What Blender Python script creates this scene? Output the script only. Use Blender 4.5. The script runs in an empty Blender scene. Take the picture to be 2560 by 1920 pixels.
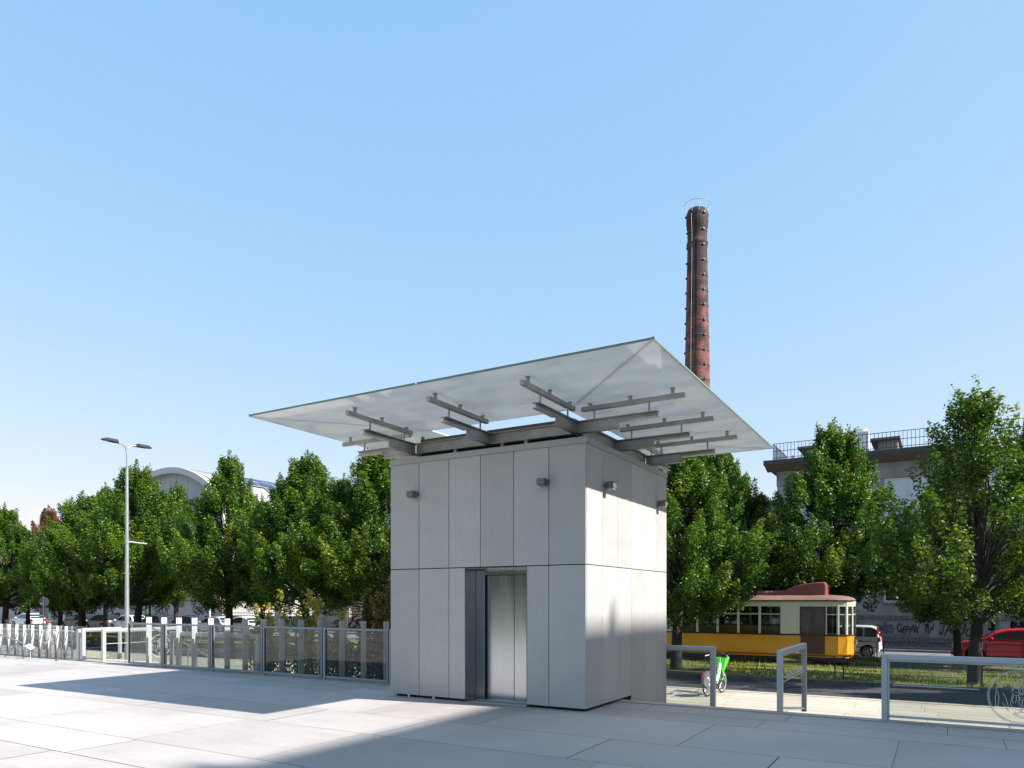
import bpy, bmesh, math, random
import numpy as np
from mathutils import Vector, Matrix
R = math.radians
rng = random.Random(7)
scene = bpy.context.scene
COL = scene.collection

# ------------------------------------------------------------------ camera frame
CAM = (4.639, -10.077, 1.70)
YAW = R(30.54)
FX, FY = -math.sin(YAW), math.cos(YAW)
RX, RY = math.cos(YAW), math.sin(YAW)
FPX, HOR = 1815.0, 1501.0

def ray(u):
    k = (u - 1280.0) / FPX
    return FX + RX * k, FY + RY * k

def at(u, Y):
    """x and depth of a sight line of the photograph where it meets the plane y = Y"""
    dx, dy = ray(u)
    t = (Y - CAM[1]) / dy
    return CAM[0] + dx * t, t

def zat(v, t):
    return CAM[2] + (HOR - v) / FPX * t

# ------------------------------------------------------------------ mesh builder
OFF = {}

class MB:
    def __init__(s):
        s.v = []; s.f = []; s.t = []
    def add(s, vs, fs, tone=None):
        n = len(s.v)
        s.v.extend(vs)
        for f in fs:
            s.f.append(tuple(i + n for i in f))
            s.t.append(0.5 if tone is None else tone)
        return s
    def box(s, x0, y0, z0, x1, y1, z1, tone=None):
        if x0 > x1: x0, x1 = x1, x0
        if y0 > y1: y0, y1 = y1, y0
        if z0 > z1: z0, z1 = z1, z0
        return s.add([(x0,y0,z0),(x1,y0,z0),(x1,y1,z0),(x0,y1,z0),(x0,y0,z1),(x1,y0,z1),(x1,y1,z1),(x0,y1,z1)],
              [(0,3,2,1),(4,5,6,7),(0,1,5,4),(1,2,6,5),(2,3,7,6),(3,0,4,7)], tone)
    def obox(s, c, ax, ay, az, tone=None):
        """box about c with half axes ax, ay, az (vectors)"""
        c, ax, ay, az = Vector(c), Vector(ax), Vector(ay), Vector(az)
        vs = [tuple(c + ax*i + ay*j + az*k) for k in (-1,1) for (i,j) in ((-1,-1),(1,-1),(1,1),(-1,1))]
        return s.add(vs, [(0,3,2,1),(4,5,6,7),(0,1,5,4),(1,2,6,5),(2,3,7,6),(3,0,4,7)], tone)
    def beam(s, p0, p1, w, h, up=(0,0,1)):
        p0, p1 = Vector(p0), Vector(p1)
        d = (p1 - p0); L = d.length; d = d / L
        side = d.cross(Vector(up)).normalized(); u2 = side.cross(d)
        return s.obox((p0 + p1) / 2, d * L / 2, side * w / 2, u2 * h / 2)
    def quad(s, a, b, c, d, tone=None):
        return s.add([a, b, c, d], [(0,1,2,3)], tone)
    def tube(s, pts, r, n=8, caps=True):
        pts = [Vector(p) for p in pts]
        rs = r if isinstance(r, (list, tuple)) else [r] * len(pts)
        vs = []; fs = []
        prev = None
        for i, p in enumerate(pts):
            if i == 0: d = pts[1] - p
            elif i == len(pts) - 1: d = p - pts[-2]
            else: d = (pts[i+1] - p).normalized() + (p - pts[i-1]).normalized()
            d = d.normalized() if d.length > 1e-9 else Vector((0,0,1))
            if prev is None:
                a = Vector((0,0,1)) if abs(d.z) < .9 else Vector((1,0,0))
                x = d.cross(a).normalized()
            else:
                x = (prev - d * prev.dot(d))
                x = x.normalized() if x.length > 1e-6 else d.orthogonal().normalized()
            prev = x
            y = d.cross(x)
            for k in range(n):
                an = 2 * math.pi * k / n
                vs.append(tuple(p + (x * math.cos(an) + y * math.sin(an)) * rs[i]))
        for i in range(len(pts) - 1):
            for k in range(n):
                k2 = (k + 1) % n
                fs.append((i*n+k, i*n+k2, (i+1)*n+k2, (i+1)*n+k))
        if caps:
            fs.append(tuple(range(n-1, -1, -1)))
            fs.append(tuple((len(pts)-1)*n + k for k in range(n)))
        return s.add(vs, fs)
    def ring(s, c, r, tr, n=32, m=6, axis='z', z=0):
        """torus"""
        vs = []; fs = []
        for i in range(n):
            a = 2*math.pi*i/n
            for j in range(m):
                b = 2*math.pi*j/m
                rr = r + tr*math.cos(b); h = tr*math.sin(b)
                p = (rr*math.cos(a), rr*math.sin(a), h)
                if axis == 'y': p = (p[0], p[2], p[1])
                if axis == 'x': p = (p[2], p[0], p[1])
                vs.append((c[0]+p[0], c[1]+p[1], c[2]+p[2]))
        for i in range(n):
            for j in range(m):
                i2, j2 = (i+1) % n, (j+1) % m
                fs.append((i*m+j, i2*m+j, i2*m+j2, i*m+j2))
        return s.add(vs, fs)
    def lathe(s, prof, c=(0,0,0), n=24, axis='z'):
        """prof: list of (radius, height)"""
        vs = []; fs = []
        for (r, h) in prof:
            for k in range(n):
                a = 2*math.pi*k/n
                p = (r*math.cos(a), r*math.sin(a), h)
                if axis == 'y': p = (p[0], p[2], p[1])
                vs.append((c[0]+p[0], c[1]+p[1], c[2]+p[2]))
        for i in range(len(prof)-1):
            for k in range(n):
                k2 = (k+1) % n
                fs.append((i*n+k, i*n+k2, (i+1)*n+k2, (i+1)*n+k))
        fs.append(tuple(range(n-1,-1,-1))); fs.append(tuple((len(prof)-1)*n+k for k in range(n)))
        return s.add(vs, fs)
    def prism(s, poly, y0, y1, axis='y'):
        """poly of (p,q): axis y -> (x,z), axis x -> (y,z), axis z -> (x,y)"""
        n = len(poly)
        def P(p, h):
            return (p[0], h, p[1]) if axis == 'y' else ((h, p[0], p[1]) if axis == 'x' else (p[0], p[1], h))
        vs = [P(p, y0) for p in poly] + [P(p, y1) for p in poly]
        fs = [tuple(range(n)), tuple(range(2*n-1, n-1, -1))]
        for i in range(n):
            j = (i+1) % n
            fs.append((j, i, n+i, n+j))
        return s.add(vs, fs)
    def sphere(s, c, rx, ry=None, rz=None, n=12, m=8):
        ry = ry or rx; rz = rz or rx
        vs = []; fs = []
        for i in range(m+1):
            th = math.pi*i/m
            for k in range(n):
                a = 2*math.pi*k/n
                vs.append((c[0]+rx*math.sin(th)*math.cos(a), c[1]+ry*math.sin(th)*math.sin(a), c[2]+rz*math.cos(th)))
        for i in range(m):
            for k in range(n):
                k2 = (k+1) % n
                fs.append((i*n+k, (i+1)*n+k, (i+1)*n+k2, i*n+k2))
        return s.add(vs, fs)
    def mesh(s, name, off=(0,0,0), tone=False):
        me = bpy.data.meshes.new(name)
        me.from_pydata([(v[0]-off[0], v[1]-off[1], v[2]-off[2]) for v in s.v], [], s.f)
        me.validate(clean_customdata=False)
        if tone and len(me.polygons) == len(s.t):
            at_ = me.attributes.new('tone', 'FLOAT', 'FACE')
            at_.data.foreach_set('value', s.t)
        bm = bmesh.new(); bm.from_mesh(me)
        if not tone:
            bmesh.ops.remove_doubles(bm, verts=bm.verts, dist=1e-6)
        bmesh.ops.recalc_face_normals(bm, faces=bm.faces)
        bm.to_mesh(me); bm.free()
        return me
    def build(s, name, m, parent=None, loc=None, bevel=0, seg=2, smooth=False, tone=False, local=False):
        """one mesh object. Points are world points unless local=True; loc is the origin of a top-level object."""
        if parent is not None:
            off = (0,0,0) if local else OFF.get(parent.name, (0,0,0))
        else:
            off = loc or (0,0,0)
            if local: off = (0,0,0)
        me = s.mesh(name, off, tone)
        me.materials.append(m)
        o = bpy.data.objects.new(name, me)
        COL.objects.link(o)
        if parent is not None:
            o.parent = parent
            OFF[o.name] = OFF.get(parent.name, (0,0,0))
        else:
            o.location = loc or (0,0,0)
            OFF[o.name] = loc or (0,0,0)
        if bevel:
            b = o.modifiers.new('bevel', 'BEVEL'); b.width = bevel; b.segments = seg
            b.limit_method = 'ANGLE'; b.angle_limit = R(35)
        if smooth:
            smooth_mesh(me)
        return o

def smooth_mesh(me, ang=40):
    me.polygons.foreach_set('use_smooth', [True]*len(me.polygons))
    try:
        me.set_sharp_from_angle(angle=R(ang))
    except Exception:
        pass

def tag(o, label=None, cat=None, group=None, kind=None):
    if label: o['label'] = label
    if cat: o['category'] = cat
    if group: o['group'] = group
    if kind: o['kind'] = kind
    return o

def empty(name, loc, rz=0, label=None, cat=None, group=None):
    o = bpy.data.objects.new(name, None)
    o.empty_display_size = .2
    COL.objects.link(o); o.location = loc; o.rotation_euler = (0,0,rz)
    OFF[o.name] = tuple(loc)
    return tag(o, label, cat, group)

def copy_tree(o, parent=None):
    c = o.copy(); COL.objects.link(c)
    if parent is not None: c.parent = parent
    for ch in list(o.children): copy_tree(ch, c)
    return c

# ------------------------------------------------------------------ materials
def newmat(name):
    m = bpy.data.materials.new(name); m.use_nodes = True
    nt = m.node_tree; nt.nodes.clear()
    out = nt.nodes.new('ShaderNodeOutputMaterial')
    return m, nt, out

def N(nt, typ, **kw):
    n = nt.nodes.new(typ)
    for k, v in kw.items():
        if k.startswith('i_'):
            key = k[2:]
            key = int(key) if key.isdigit() else key.replace('_', ' ')
            n.inputs[key].default_value = v
        else:
            setattr(n, k, v)
    return n

def ramp(nt, stops):
    r = nt.nodes.new('ShaderNodeValToRGB')
    e = r.color_ramp.elements
    while len(e) > 1: e.remove(e[-1])
    e[0].position = stops[0][0]; e[0].color = (*stops[0][1], 1)
    for p, c in stops[1:]:
        x = e.new(p); x.color = (*c, 1)
    return r

def lerp3(c, k): return tuple(max(0, min(1, x*k)) for x in c)

def mat(name, col, rough=.5, metal=0., var=.12, scale=6., bump=0., bscale=60., spec=.5, stretch=(1,1,1), coat=0., tone=0., detail=5.):
    m, nt, out = newmat(name)
    b = N(nt, 'ShaderNodeBsdfPrincipled')
    b.inputs['Roughness'].default_value = rough
    b.inputs['Metallic'].default_value = metal
    b.inputs['Specular IOR Level'].default_value = spec
    b.inputs['Coat Weight'].default_value = coat
    nt.links.new(b.outputs[0], out.inputs[0])
    tc = N(nt, 'ShaderNodeTexCoord'); mp = N(nt, 'ShaderNodeMapping')
    mp.inputs['Scale'].default_value = stretch
    nt.links.new(tc.outputs['Object'], mp.inputs[0])
    src = None
    if var:
        no = N(nt, 'ShaderNodeTexNoise'); no.inputs['Scale'].default_value = scale; no.inputs['Detail'].default_value = detail
        nt.links.new(mp.outputs[0], no.inputs['Vector'])
        r = ramp(nt, [(.3, lerp3(col, 1-var)), (.7, lerp3(col, 1+var))])
        nt.links.new(no.outputs['Fac'], r.inputs[0]); src = r.outputs[0]
        rr = N(nt, 'ShaderNodeMapRange'); rr.inputs['To Min'].default_value = max(0, rough-.07); rr.inputs['To Max'].default_value = min(1, rough+.07)
        nt.links.new(no.outputs['Fac'], rr.inputs[0]); nt.links.new(rr.outputs[0], b.inputs['Roughness'])
    if tone:
        a = N(nt, 'ShaderNodeAttribute', attribute_name='tone')
        mr = N(nt, 'ShaderNodeMapRange'); mr.inputs['To Min'].default_value = 1-tone; mr.inputs['To Max'].default_value = 1+tone
        nt.links.new(a.outputs['Fac'], mr.inputs[0])
        mx = N(nt, 'ShaderNodeVectorMath', operation='SCALE')
        if src is not None: nt.links.new(src, mx.inputs[0])
        else: mx.inputs[0].default_value = col
        nt.links.new(mr.outputs[0], mx.inputs['Scale']); src = mx.outputs[0]
    if src is not None: nt.links.new(src, b.inputs['Base Color'])
    else: b.inputs['Base Color'].default_value = (*col, 1)
    if bump:
        n2 = N(nt, 'ShaderNodeTexNoise'); n2.inputs['Scale'].default_value = bscale; n2.inputs['Detail'].default_value = 4
        nt.links.new(mp.outputs[0], n2.inputs['Vector'])
        bp = N(nt, 'ShaderNodeBump'); bp.inputs['Strength'].default_value = bump; bp.inputs['Distance'].default_value = .01
        nt.links.new(n2.outputs['Fac'], bp.inputs['Height']); nt.links.new(bp.outputs[0], b.inputs['Normal'])
    return m

def stone(name, col, tone=.06, streak=.06, stain=.10):
    """paving: per-slab tone, drawn-out veining, blotches and fine grain"""
    m, nt, out = newmat(name)
    b = N(nt, 'ShaderNodeBsdfPrincipled'); b.inputs['Specular IOR Level'].default_value = .35
    nt.links.new(b.outputs[0], out.inputs[0])
    tc = N(nt, 'ShaderNodeTexCoord')
    mp = N(nt, 'ShaderNodeMapping'); mp.inputs['Scale'].default_value = (1.0, 5.0, 1)
    nt.links.new(tc.outputs['Object'], mp.inputs[0])
    a = N(nt, 'ShaderNodeAttribute', attribute_name='tone')
    n1 = N(nt, 'ShaderNodeTexNoise'); n1.inputs['Scale'].default_value = 1.6; n1.inputs['Detail'].default_value = 8; n1.inputs['Roughness'].default_value = .65
    nt.links.new(mp.outputs[0], n1.inputs['Vector'])
    n2 = N(nt, 'ShaderNodeTexNoise'); n2.inputs['Scale'].default_value = .55; n2.inputs['Detail'].default_value = 6
    nt.links.new(tc.outputs['Object'], n2.inputs['Vector'])
    n3 = N(nt, 'ShaderNodeTexNoise'); n3.inputs['Scale'].default_value = 90; n3.inputs['Detail'].default_value = 2
    nt.links.new(tc.outputs['Object'], n3.inputs['Vector'])
    def mr(src, lo, hi, f0=.3, f1=.7):
        x = N(nt, 'ShaderNodeMapRange'); x.inputs[1].default_value = f0; x.inputs[2].default_value = f1
        x.inputs[3].default_value = lo; x.inputs[4].default_value = hi
        nt.links.new(src, x.inputs[0]); return x.outputs[0]
    def mul(p, q):
        x = N(nt, 'ShaderNodeMath', operation='MULTIPLY'); nt.links.new(p, x.inputs[0]); nt.links.new(q, x.inputs[1]); return x.outputs[0]
    k = mul(mul(mr(a.outputs['Fac'], 1-tone, 1+tone, 0, 1), mr(n1.outputs['Fac'], 1-streak, 1+streak)),
            mul(mr(n2.outputs['Fac'], 1-stain, 1+stain*.5), mr(n3.outputs['Fac'], .97, 1.03)))
    vo = N(nt, 'ShaderNodeTexVoronoi'); vo.inputs['Scale'].default_value = 1.1; nt.links.new(tc.outputs['Object'], vo.inputs['Vector'])
    k = mul(k, mr(vo.outputs['Distance'], .72, 1.0, .012, .03))
    n4 = N(nt, 'ShaderNodeTexNoise'); n4.inputs['Scale'].default_value = .22; n4.inputs['Detail'].default_value = 9; n4.inputs['Roughness'].default_value = .7
    nt.links.new(tc.outputs['Object'], n4.inputs['Vector'])
    k = mul(k, mr(n4.outputs['Fac'], .90, 1.0, .38, .5))
    sc = N(nt, 'ShaderNodeVectorMath', operation='SCALE'); sc.inputs[0].default_value = col
    nt.links.new(k, sc.inputs['Scale']); nt.links.new(sc.outputs[0], b.inputs['Base Color'])
    nt.links.new(mr(n1.outputs['Fac'], .55, .75), b.inputs['Roughness'])
    bp = N(nt, 'ShaderNodeBump'); bp.inputs['Strength'].default_value = .12; bp.inputs['Distance'].default_value = .004
    nt.links.new(n3.outputs['Fac'], bp.inputs['Height']); nt.links.new(bp.outputs[0], b.inputs['Normal'])
    return m

def glass(name, tint=(.86,.89,.88), refl=1.0, rough=.02, dull=.0):
    """thin sheet of glass: tinted see-through plus mirror reflection by angle"""
    m, nt, out = newmat(name)
    tr = N(nt, 'ShaderNodeBsdfTransparent'); tr.inputs[0].default_value = (*tint, 1)
    gl = N(nt, 'ShaderNodeBsdfGlossy'); gl.inputs[0].default_value = (1,1,1,1); gl.inputs['Roughness'].default_value = rough
    lw = N(nt, 'ShaderNodeLayerWeight'); lw.inputs[0].default_value = .5
    pw = N(nt, 'ShaderNodeMath', operation='POWER'); pw.inputs[1].default_value = 4.5
    nt.links.new(lw.outputs['Facing'], pw.inputs[0])
    ml = N(nt, 'ShaderNodeMath', operation='MULTIPLY_ADD'); ml.inputs[1].default_value = .92*refl; ml.inputs[2].default_value = .032*refl
    ml.use_clamp = True
    nt.links.new(pw.outputs[0], ml.inputs[0])
    mx = N(nt, 'ShaderNodeMixShader')
    nt.links.new(ml.outputs[0], mx.inputs[0]); nt.links.new(tr.outputs[0], mx.inputs[1]); nt.links.new(gl.outputs[0], mx.inputs[2])
    last = mx
    if dull:
        df = N(nt, 'ShaderNodeBsdfDiffuse'); df.inputs[0].default_value = (.6,.62,.6,1)
        m2 = N(nt, 'ShaderNodeMixShader'); m2.inputs[0].default_value = dull
        nt.links.new(mx.outputs[0], m2.inputs[1]); nt.links.new(df.outputs[0], m2.inputs[2]); last = m2
    nt.links.new(last.outputs[0], out.inputs[0])
    return m

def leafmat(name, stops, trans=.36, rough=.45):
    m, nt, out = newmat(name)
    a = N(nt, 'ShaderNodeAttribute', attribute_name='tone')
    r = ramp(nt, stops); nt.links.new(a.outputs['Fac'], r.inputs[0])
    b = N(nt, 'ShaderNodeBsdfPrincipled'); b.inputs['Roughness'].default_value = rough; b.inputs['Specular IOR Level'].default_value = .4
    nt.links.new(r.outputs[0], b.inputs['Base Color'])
    t = N(nt, 'ShaderNodeBsdfTranslucent')
    g = N(nt, 'ShaderNodeVectorMath', operation='MULTIPLY'); g.inputs[1].default_value = (1,1,1) if 'film' in name else (1.25, 1.35, .55)
    nt.links.new(r.outputs[0], g.inputs[0]); nt.links.new(g.outputs[0], t.inputs[0])
    mx = N(nt, 'ShaderNodeMixShader'); mx.inputs[0].default_value = trans
    nt.links.new(b.outputs[0], mx.inputs[1]); nt.links.new(t.outputs[0], mx.inputs[2]); nt.links.new(mx.outputs[0], out.inputs[0])
    return m

def brickmat(name):
    m, nt, out = newmat(name)
    b = N(nt, 'ShaderNodeBsdfPrincipled'); b.inputs['Roughness'].default_value = .85
    nt.links.new(b.outputs[0], out.inputs[0])
    tc = N(nt, 'ShaderNodeTexCoord'); sx = N(nt, 'ShaderNodeSeparateXYZ'); nt.links.new(tc.outputs['Object'], sx.inputs[0])
    an = N(nt, 'ShaderNodeMath', operation='ARCTAN2'); nt.links.new(sx.outputs[1], an.inputs[0]); nt.links.new(sx.outputs[0], an.inputs[1])
    cb = N(nt, 'ShaderNodeCombineXYZ'); nt.links.new(an.outputs[0], cb.inputs[0]); nt.links.new(sx.outputs[2], cb.inputs[1])
    bt = N(nt, 'ShaderNodeTexBrick'); bt.inputs['Scale'].default_value = 1
    bt.inputs['Color1'].default_value = (.31,.10,.062,1); bt.inputs['Color2'].default_value = (.17,.06,.045,1); bt.inputs['Mortar'].default_value = (.075,.055,.05,1)
    bt.inputs['Brick Width'].default_value = .22; bt.inputs['Row Height'].default_value = .16; bt.inputs['Mortar Size'].default_value = .018
    bt.inputs['Bias'].default_value = -.1
    nt.links.new(cb.outputs[0], bt.inputs['Vector'])
    no = N(nt, 'ShaderNodeTexNoise'); no.inputs['Scale'].default_value = .8; no.inputs['Detail'].default_value = 8
    nt.links.new(tc.outputs['Object'], no.inputs['Vector'])
    # soot near the mouth, on its own patches
    mz = N(nt, 'ShaderNodeMapRange'); mz.inputs[1].default_value = 24; mz.inputs[2].default_value = 46; mz.inputs[3].default_value = -.12; mz.inputs[4].default_value = .28
    nt.links.new(sx.outputs[2], mz.inputs[0])
    ad = N(nt, 'ShaderNodeMath', operation='ADD'); nt.links.new(no.outputs['Fac'], ad.inputs[0]); nt.links.new(mz.outputs[0], ad.inputs[1])
    rp = ramp(nt, [(.36, (1.0,.95,.9)), (.50, (.62,.58,.58)), (.64, (.2,.2,.22))])
    nt.links.new(ad.outputs[0], rp.inputs[0])
    mu = N(nt, 'ShaderNodeVectorMath', operation='MULTIPLY'); nt.links.new(bt.outputs[0], mu.inputs[0]); nt.links.new(rp.outputs[0], mu.inputs[1])
    nt.links.new(mu.outputs[0], b.inputs['Base Color'])
    return m

def groundmat(name, cols, scale=1.2, rough=.95):
    m, nt, out = newmat(name)
    b = N(nt, 'ShaderNodeBsdfPrincipled'); b.inputs['Roughness'].default_value = rough; b.inputs['Specular IOR Level'].default_value = .2
    nt.links.new(b.outputs[0], out.inputs[0])
    tc = N(nt, 'ShaderNodeTexCoord')
    n1 = N(nt, 'ShaderNodeTexNoise'); n1.inputs['Scale'].default_value = scale; n1.inputs['Detail'].default_value = 10; n1.inputs['Roughness'].default_value = .7
    nt.links.new(tc.outputs['Object'], n1.inputs['Vector'])
    k = len(cols)
    r = ramp(nt, [(.3 + .4*i/(k-1), c) for i, c in enumerate(cols)])
    nt.links.new(n1.outputs['Fac'], r.inputs[0]); nt.links.new(r.outputs[0], b.inputs['Base Color'])
    n2 = N(nt, 'ShaderNodeTexNoise'); n2.inputs['Scale'].default_value = 40; n2.inputs['Detail'].default_value = 3
    nt.links.new(tc.outputs['Object'], n2.inputs['Vector'])
    bp = N(nt, 'ShaderNodeBump'); bp.inputs['Strength'].default_value = .3; bp.inputs['Distance'].default_value = .01
    nt.links.new(n2.outputs['Fac'], bp.inputs['Height']); nt.links.new(bp.outputs[0], b.inputs['Normal'])
    return m

def cladmat(name, col, metal=.75, rough=.42, tone=.085):
    """satin sheet metal: per-sheet tone, faint vertical brushing, cloudy handling marks"""
    m, nt, out = newmat(name)
    b = N(nt, 'ShaderNodeBsdfPrincipled'); b.inputs['Metallic'].default_value = metal
    nt.links.new(b.outputs[0], out.inputs[0])
    tc = N(nt, 'ShaderNodeTexCoord')
    mp = N(nt, 'ShaderNodeMapping'); mp.inputs['Scale'].default_value = (14, 14, .5); nt.links.new(tc.outputs['Object'], mp.inputs[0])
    n1 = N(nt, 'ShaderNodeTexNoise'); n1.inputs['Scale'].default_value = 3; n1.inputs['Detail'].default_value = 5; nt.links.new(mp.outputs[0], n1.inputs['Vector'])
    mp2 = N(nt, 'ShaderNodeMapping'); mp2.inputs['Scale'].default_value = (1.2, 1.2, 1.8); nt.links.new(tc.outputs['Object'], mp2.inputs[0])
    n2 = N(nt, 'ShaderNodeTexNoise'); n2.inputs['Scale'].default_value = 1.6; n2.inputs['Detail'].default_value = 7; n2.inputs['Roughness'].default_value = .6; nt.links.new(mp2.outputs[0], n2.inputs['Vector'])
    a = N(nt, 'ShaderNodeAttribute', attribute_name='tone')
    def mr(src, lo, hi, f0=.3, f1=.7):
        x = N(nt, 'ShaderNodeMapRange'); x.inputs[1].default_value = f0; x.inputs[2].default_value = f1
        x.inputs[3].default_value = lo; x.inputs[4].default_value = hi
        nt.links.new(src, x.inputs[0]); return x.outputs[0]
    def mul(p, q):
        x = N(nt, 'ShaderNodeMath', operation='MULTIPLY'); nt.links.new(p, x.inputs[0]); nt.links.new(q, x.inputs[1]); return x.outputs[0]
    k = mul(mul(mr(n1.outputs['Fac'], .955, 1.04), mr(n2.outputs['Fac'], .93, 1.05)), mr(a.outputs['Fac'], 1-tone, 1+tone, 0, 1))
    sc = N(nt, 'ShaderNodeVectorMath', operation='SCALE'); sc.inputs[0].default_value = col
    nt.links.new(k, sc.inputs['Scale']); nt.links.new(sc.outputs[0], b.inputs['Base Color'])
    nt.links.new(mr(n2.outputs['Fac'], rough-.06, rough+.08), b.inputs['Roughness'])
    bp = N(nt, 'ShaderNodeBump'); bp.inputs['Strength'].default_value = .02; bp.inputs['Distance'].default_value = .02
    nt.links.new(n2.outputs['Fac'], bp.inputs['Height']); nt.links.new(bp.outputs[0], b.inputs['Normal'])
    return m

M = {}
M['plaza'] = stone('plaza_stone', (.455,.405,.374), tone=.10, streak=.07, stain=.12)
M['walk'] = stone('sidewalk_stone', (.52,.44,.345), tone=.07)
M['coping'] = stone('coping_stone', (.46,.415,.375), tone=.06)
M['joint'] = mat('joint_dark', (.05,.05,.05), .95, var=.2)
M['asphalt'] = mat('asphalt', (.040,.040,.043), .95, var=.22, scale=2.5, bump=.4, bscale=150)
M['asphalt2'] = mat('asphalt_pale', (.16,.155,.15), .9, var=.2, scale=1.5, bump=.4, bscale=150)
M['kerb'] = mat('kerb_granite', (.10,.095,.09), .85, var=.25, scale=5, bump=.3)
M['dirt'] = groundmat('verge_ground', [(.09,.07,.045), (.20,.17,.08), (.13,.17,.04), (.32,.27,.13)], 1.6)
M['lawn'] = groundmat('lawn_turf', [(.03,.075,.012), (.05,.11,.018), (.09,.13,.03)], 1.5)
M['ballast'] = groundmat('track_ground', [(.05,.045,.04), (.10,.085,.07), (.16,.14,.11)], 3.5)
M['far'] = groundmat('far_ground', [(.12,.12,.12), (.18,.175,.17)], .3)
M['rail'] = mat('rail_steel', (.16,.13,.11), .45, .8, var=.25)
M['line'] = mat('road_paint', (.55,.42,.12), .7, var=.25)
M['clad'] = cladmat('steel_cladding', (.465,.45,.425), metal=.16, rough=.58)
M['cap'] = cladmat('parapet_metal', (.40,.385,.365), metal=.4, rough=.5)
M['stainless'] = mat('stainless', (.50,.53,.56), .17, .97, var=.03, scale=2, stretch=(6,6,.3))
M['jamb'] = mat('stainless_jamb', (.30,.31,.31), .26, .95, var=.03, scale=2, stretch=(6,6,.3))
M['edge'] = mat('glass_edge_green', (.16,.22,.17), .3, var=.05)
M['sill'] = mat('alu_sill', (.75,.75,.75), .35, .9, var=.05)
M['dark'] = mat('plinth_black', (.012,.012,.013), .8, var=.1)
M['beam'] = mat('weathered_steel', (.43,.41,.38), .46, .5, var=.20, scale=3.2, stretch=(1,1,1.5), bump=.1)
M['beamtop'] = mat('roof_membrane', (.12,.12,.12), .8, var=.2)
M['lamp'] = mat('lamp_grey', (.17,.165,.165), .5, .3, var=.05)
M['lens'] = mat('lamp_lens', (.55,.56,.55), .2, var=.03)
M['frame'] = mat('frame_silver', (.50,.505,.51), .38, .35, var=.05, scale=3)
M['gate'] = mat('gate_grey', (.30,.315,.335), .45, .35, var=.08, scale=3)
M['slat'] = mat('slat_white', (.55,.56,.57), .42, .15, var=.04, scale=3)
M['glass'] = glass('clear_glass', (.80,.83,.82), 1.1)
M['glassfar'] = glass('slat_glass', (.82,.85,.85), 1.0)
M['white'] = leafmat('white_film', [(0,(.86,.86,.86)),(1,(.86,.86,.86))], trans=.5, rough=.7)
M['handrail'] = mat('handrail_bronze', (.34,.31,.27), .4, .6, var=.08)
M['post'] = mat('galvanised', (.33,.34,.355), .42, .45, var=.08, scale=4)
M['lumi'] = mat('luminaire_black', (.014,.015,.017), .7, .0, var=.1)
M['led'] = mat('led_lens', (.34,.31,.24), .25, var=.1)
M['signback'] = mat('sign_back', (.055,.06,.075), .6, .1, var=.1)
M['green_pole'] = mat('green_pole', (.045,.10,.065), .5, var=.12)
M['pale_pole'] = mat('pale_pole', (.62,.62,.61), .6, var=.1)
M['black_iron'] = mat('black_iron', (.018,.018,.02), .5, .2, var=.2)
M['bark'] = mat('bark', (.032,.027,.024), .95, var=.4, scale=9, bump=.6, bscale=25, stretch=(1,1,.3))
M['barkpale'] = mat('bark_pale', (.20,.16,.11), .95, var=.4, scale=9, bump=.5, bscale=25, stretch=(1,1,.3))
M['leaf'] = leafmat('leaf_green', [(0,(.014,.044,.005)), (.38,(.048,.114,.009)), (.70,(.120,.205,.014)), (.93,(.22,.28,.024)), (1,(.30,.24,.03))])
M['leafnear'] = leafmat('leaf_near', [(0,(.022,.052,.008)), (.40,(.055,.115,.011)), (.70,(.12,.19,.016)), (.90,(.23,.26,.024)), (1,(.33,.24,.03))], trans=.45)
M['leafyel'] = leafmat('leaf_yellow', [(0,(.035,.055,.008)), (.4,(.085,.105,.014)), (.7,(.17,.15,.022)), (1,(.34,.22,.04))])
M['leafbrown'] = leafmat('leaf_brown', [(0,(.06,.025,.01)), (.5,(.15,.065,.022)), (1,(.26,.13,.045))])
M['leafshrub'] = leafmat('leaf_shrub', [(0,(.05,.10,.016)), (.35,(.16,.21,.03)), (.6,(.36,.31,.06)), (.85,(.48,.27,.07)), (1,(.52,.18,.06))], trans=.5)
M['leafred'] = leafmat('leaf_red', [(0,(.02,.05,.01)), (.35,(.06,.10,.018)), (.6,(.20,.12,.03)), (.85,(.30,.075,.03)), (1,(.34,.03,.025))], trans=.4)
M['leafdark'] = leafmat('leaf_dark', [(0,(.018,.042,.010)), (.5,(.05,.095,.018)), (.85,(.12,.16,.035)), (1,(.26,.20,.05))], trans=.35)
M['grass'] = leafmat('grass_blade', [(0,(.05,.11,.014)), (.35,(.13,.19,.028)), (.65,(.32,.28,.07)), (1,(.50,.40,.16))], trans=.4, rough=.7)
M['brick'] = brickmat('chimney_brick')
M['iron_band'] = mat('iron_band', (.05,.06,.075), .5, .5, var=.2)
M['galv_pale'] = mat('galv_pale', (.62,.63,.64), .4, .6, var=.1)
M['render_grey'] = mat('facade_grey', (.31,.295,.28), .9, var=.2, scale=.7, bump=.2, bscale=25)
M['plinth_wall'] = mat('wall_panel_grey', (.29,.275,.262), .9, var=.25, scale=1.0, bump=.25, bscale=20)
M['pilaster'] = mat('pilaster_grey', (.29,.275,.265), .9, var=.2, scale=1.5, bump=.2, bscale=20)
M['rubble'] = mat('rough_stone', (.16,.15,.145), .95, var=.55, scale=9, bump=1.0, bscale=14)
M['eave'] = mat('eave_dark', (.065,.058,.058), .7, var=.15)
M['soffit'] = mat('soffit_wood', (.17,.135,.11), .8, var=.2)
M['beige'] = mat('beige_plaster', (.52,.44,.36), .9, var=.12, scale=.8, bump=.15, bscale=20)
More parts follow.
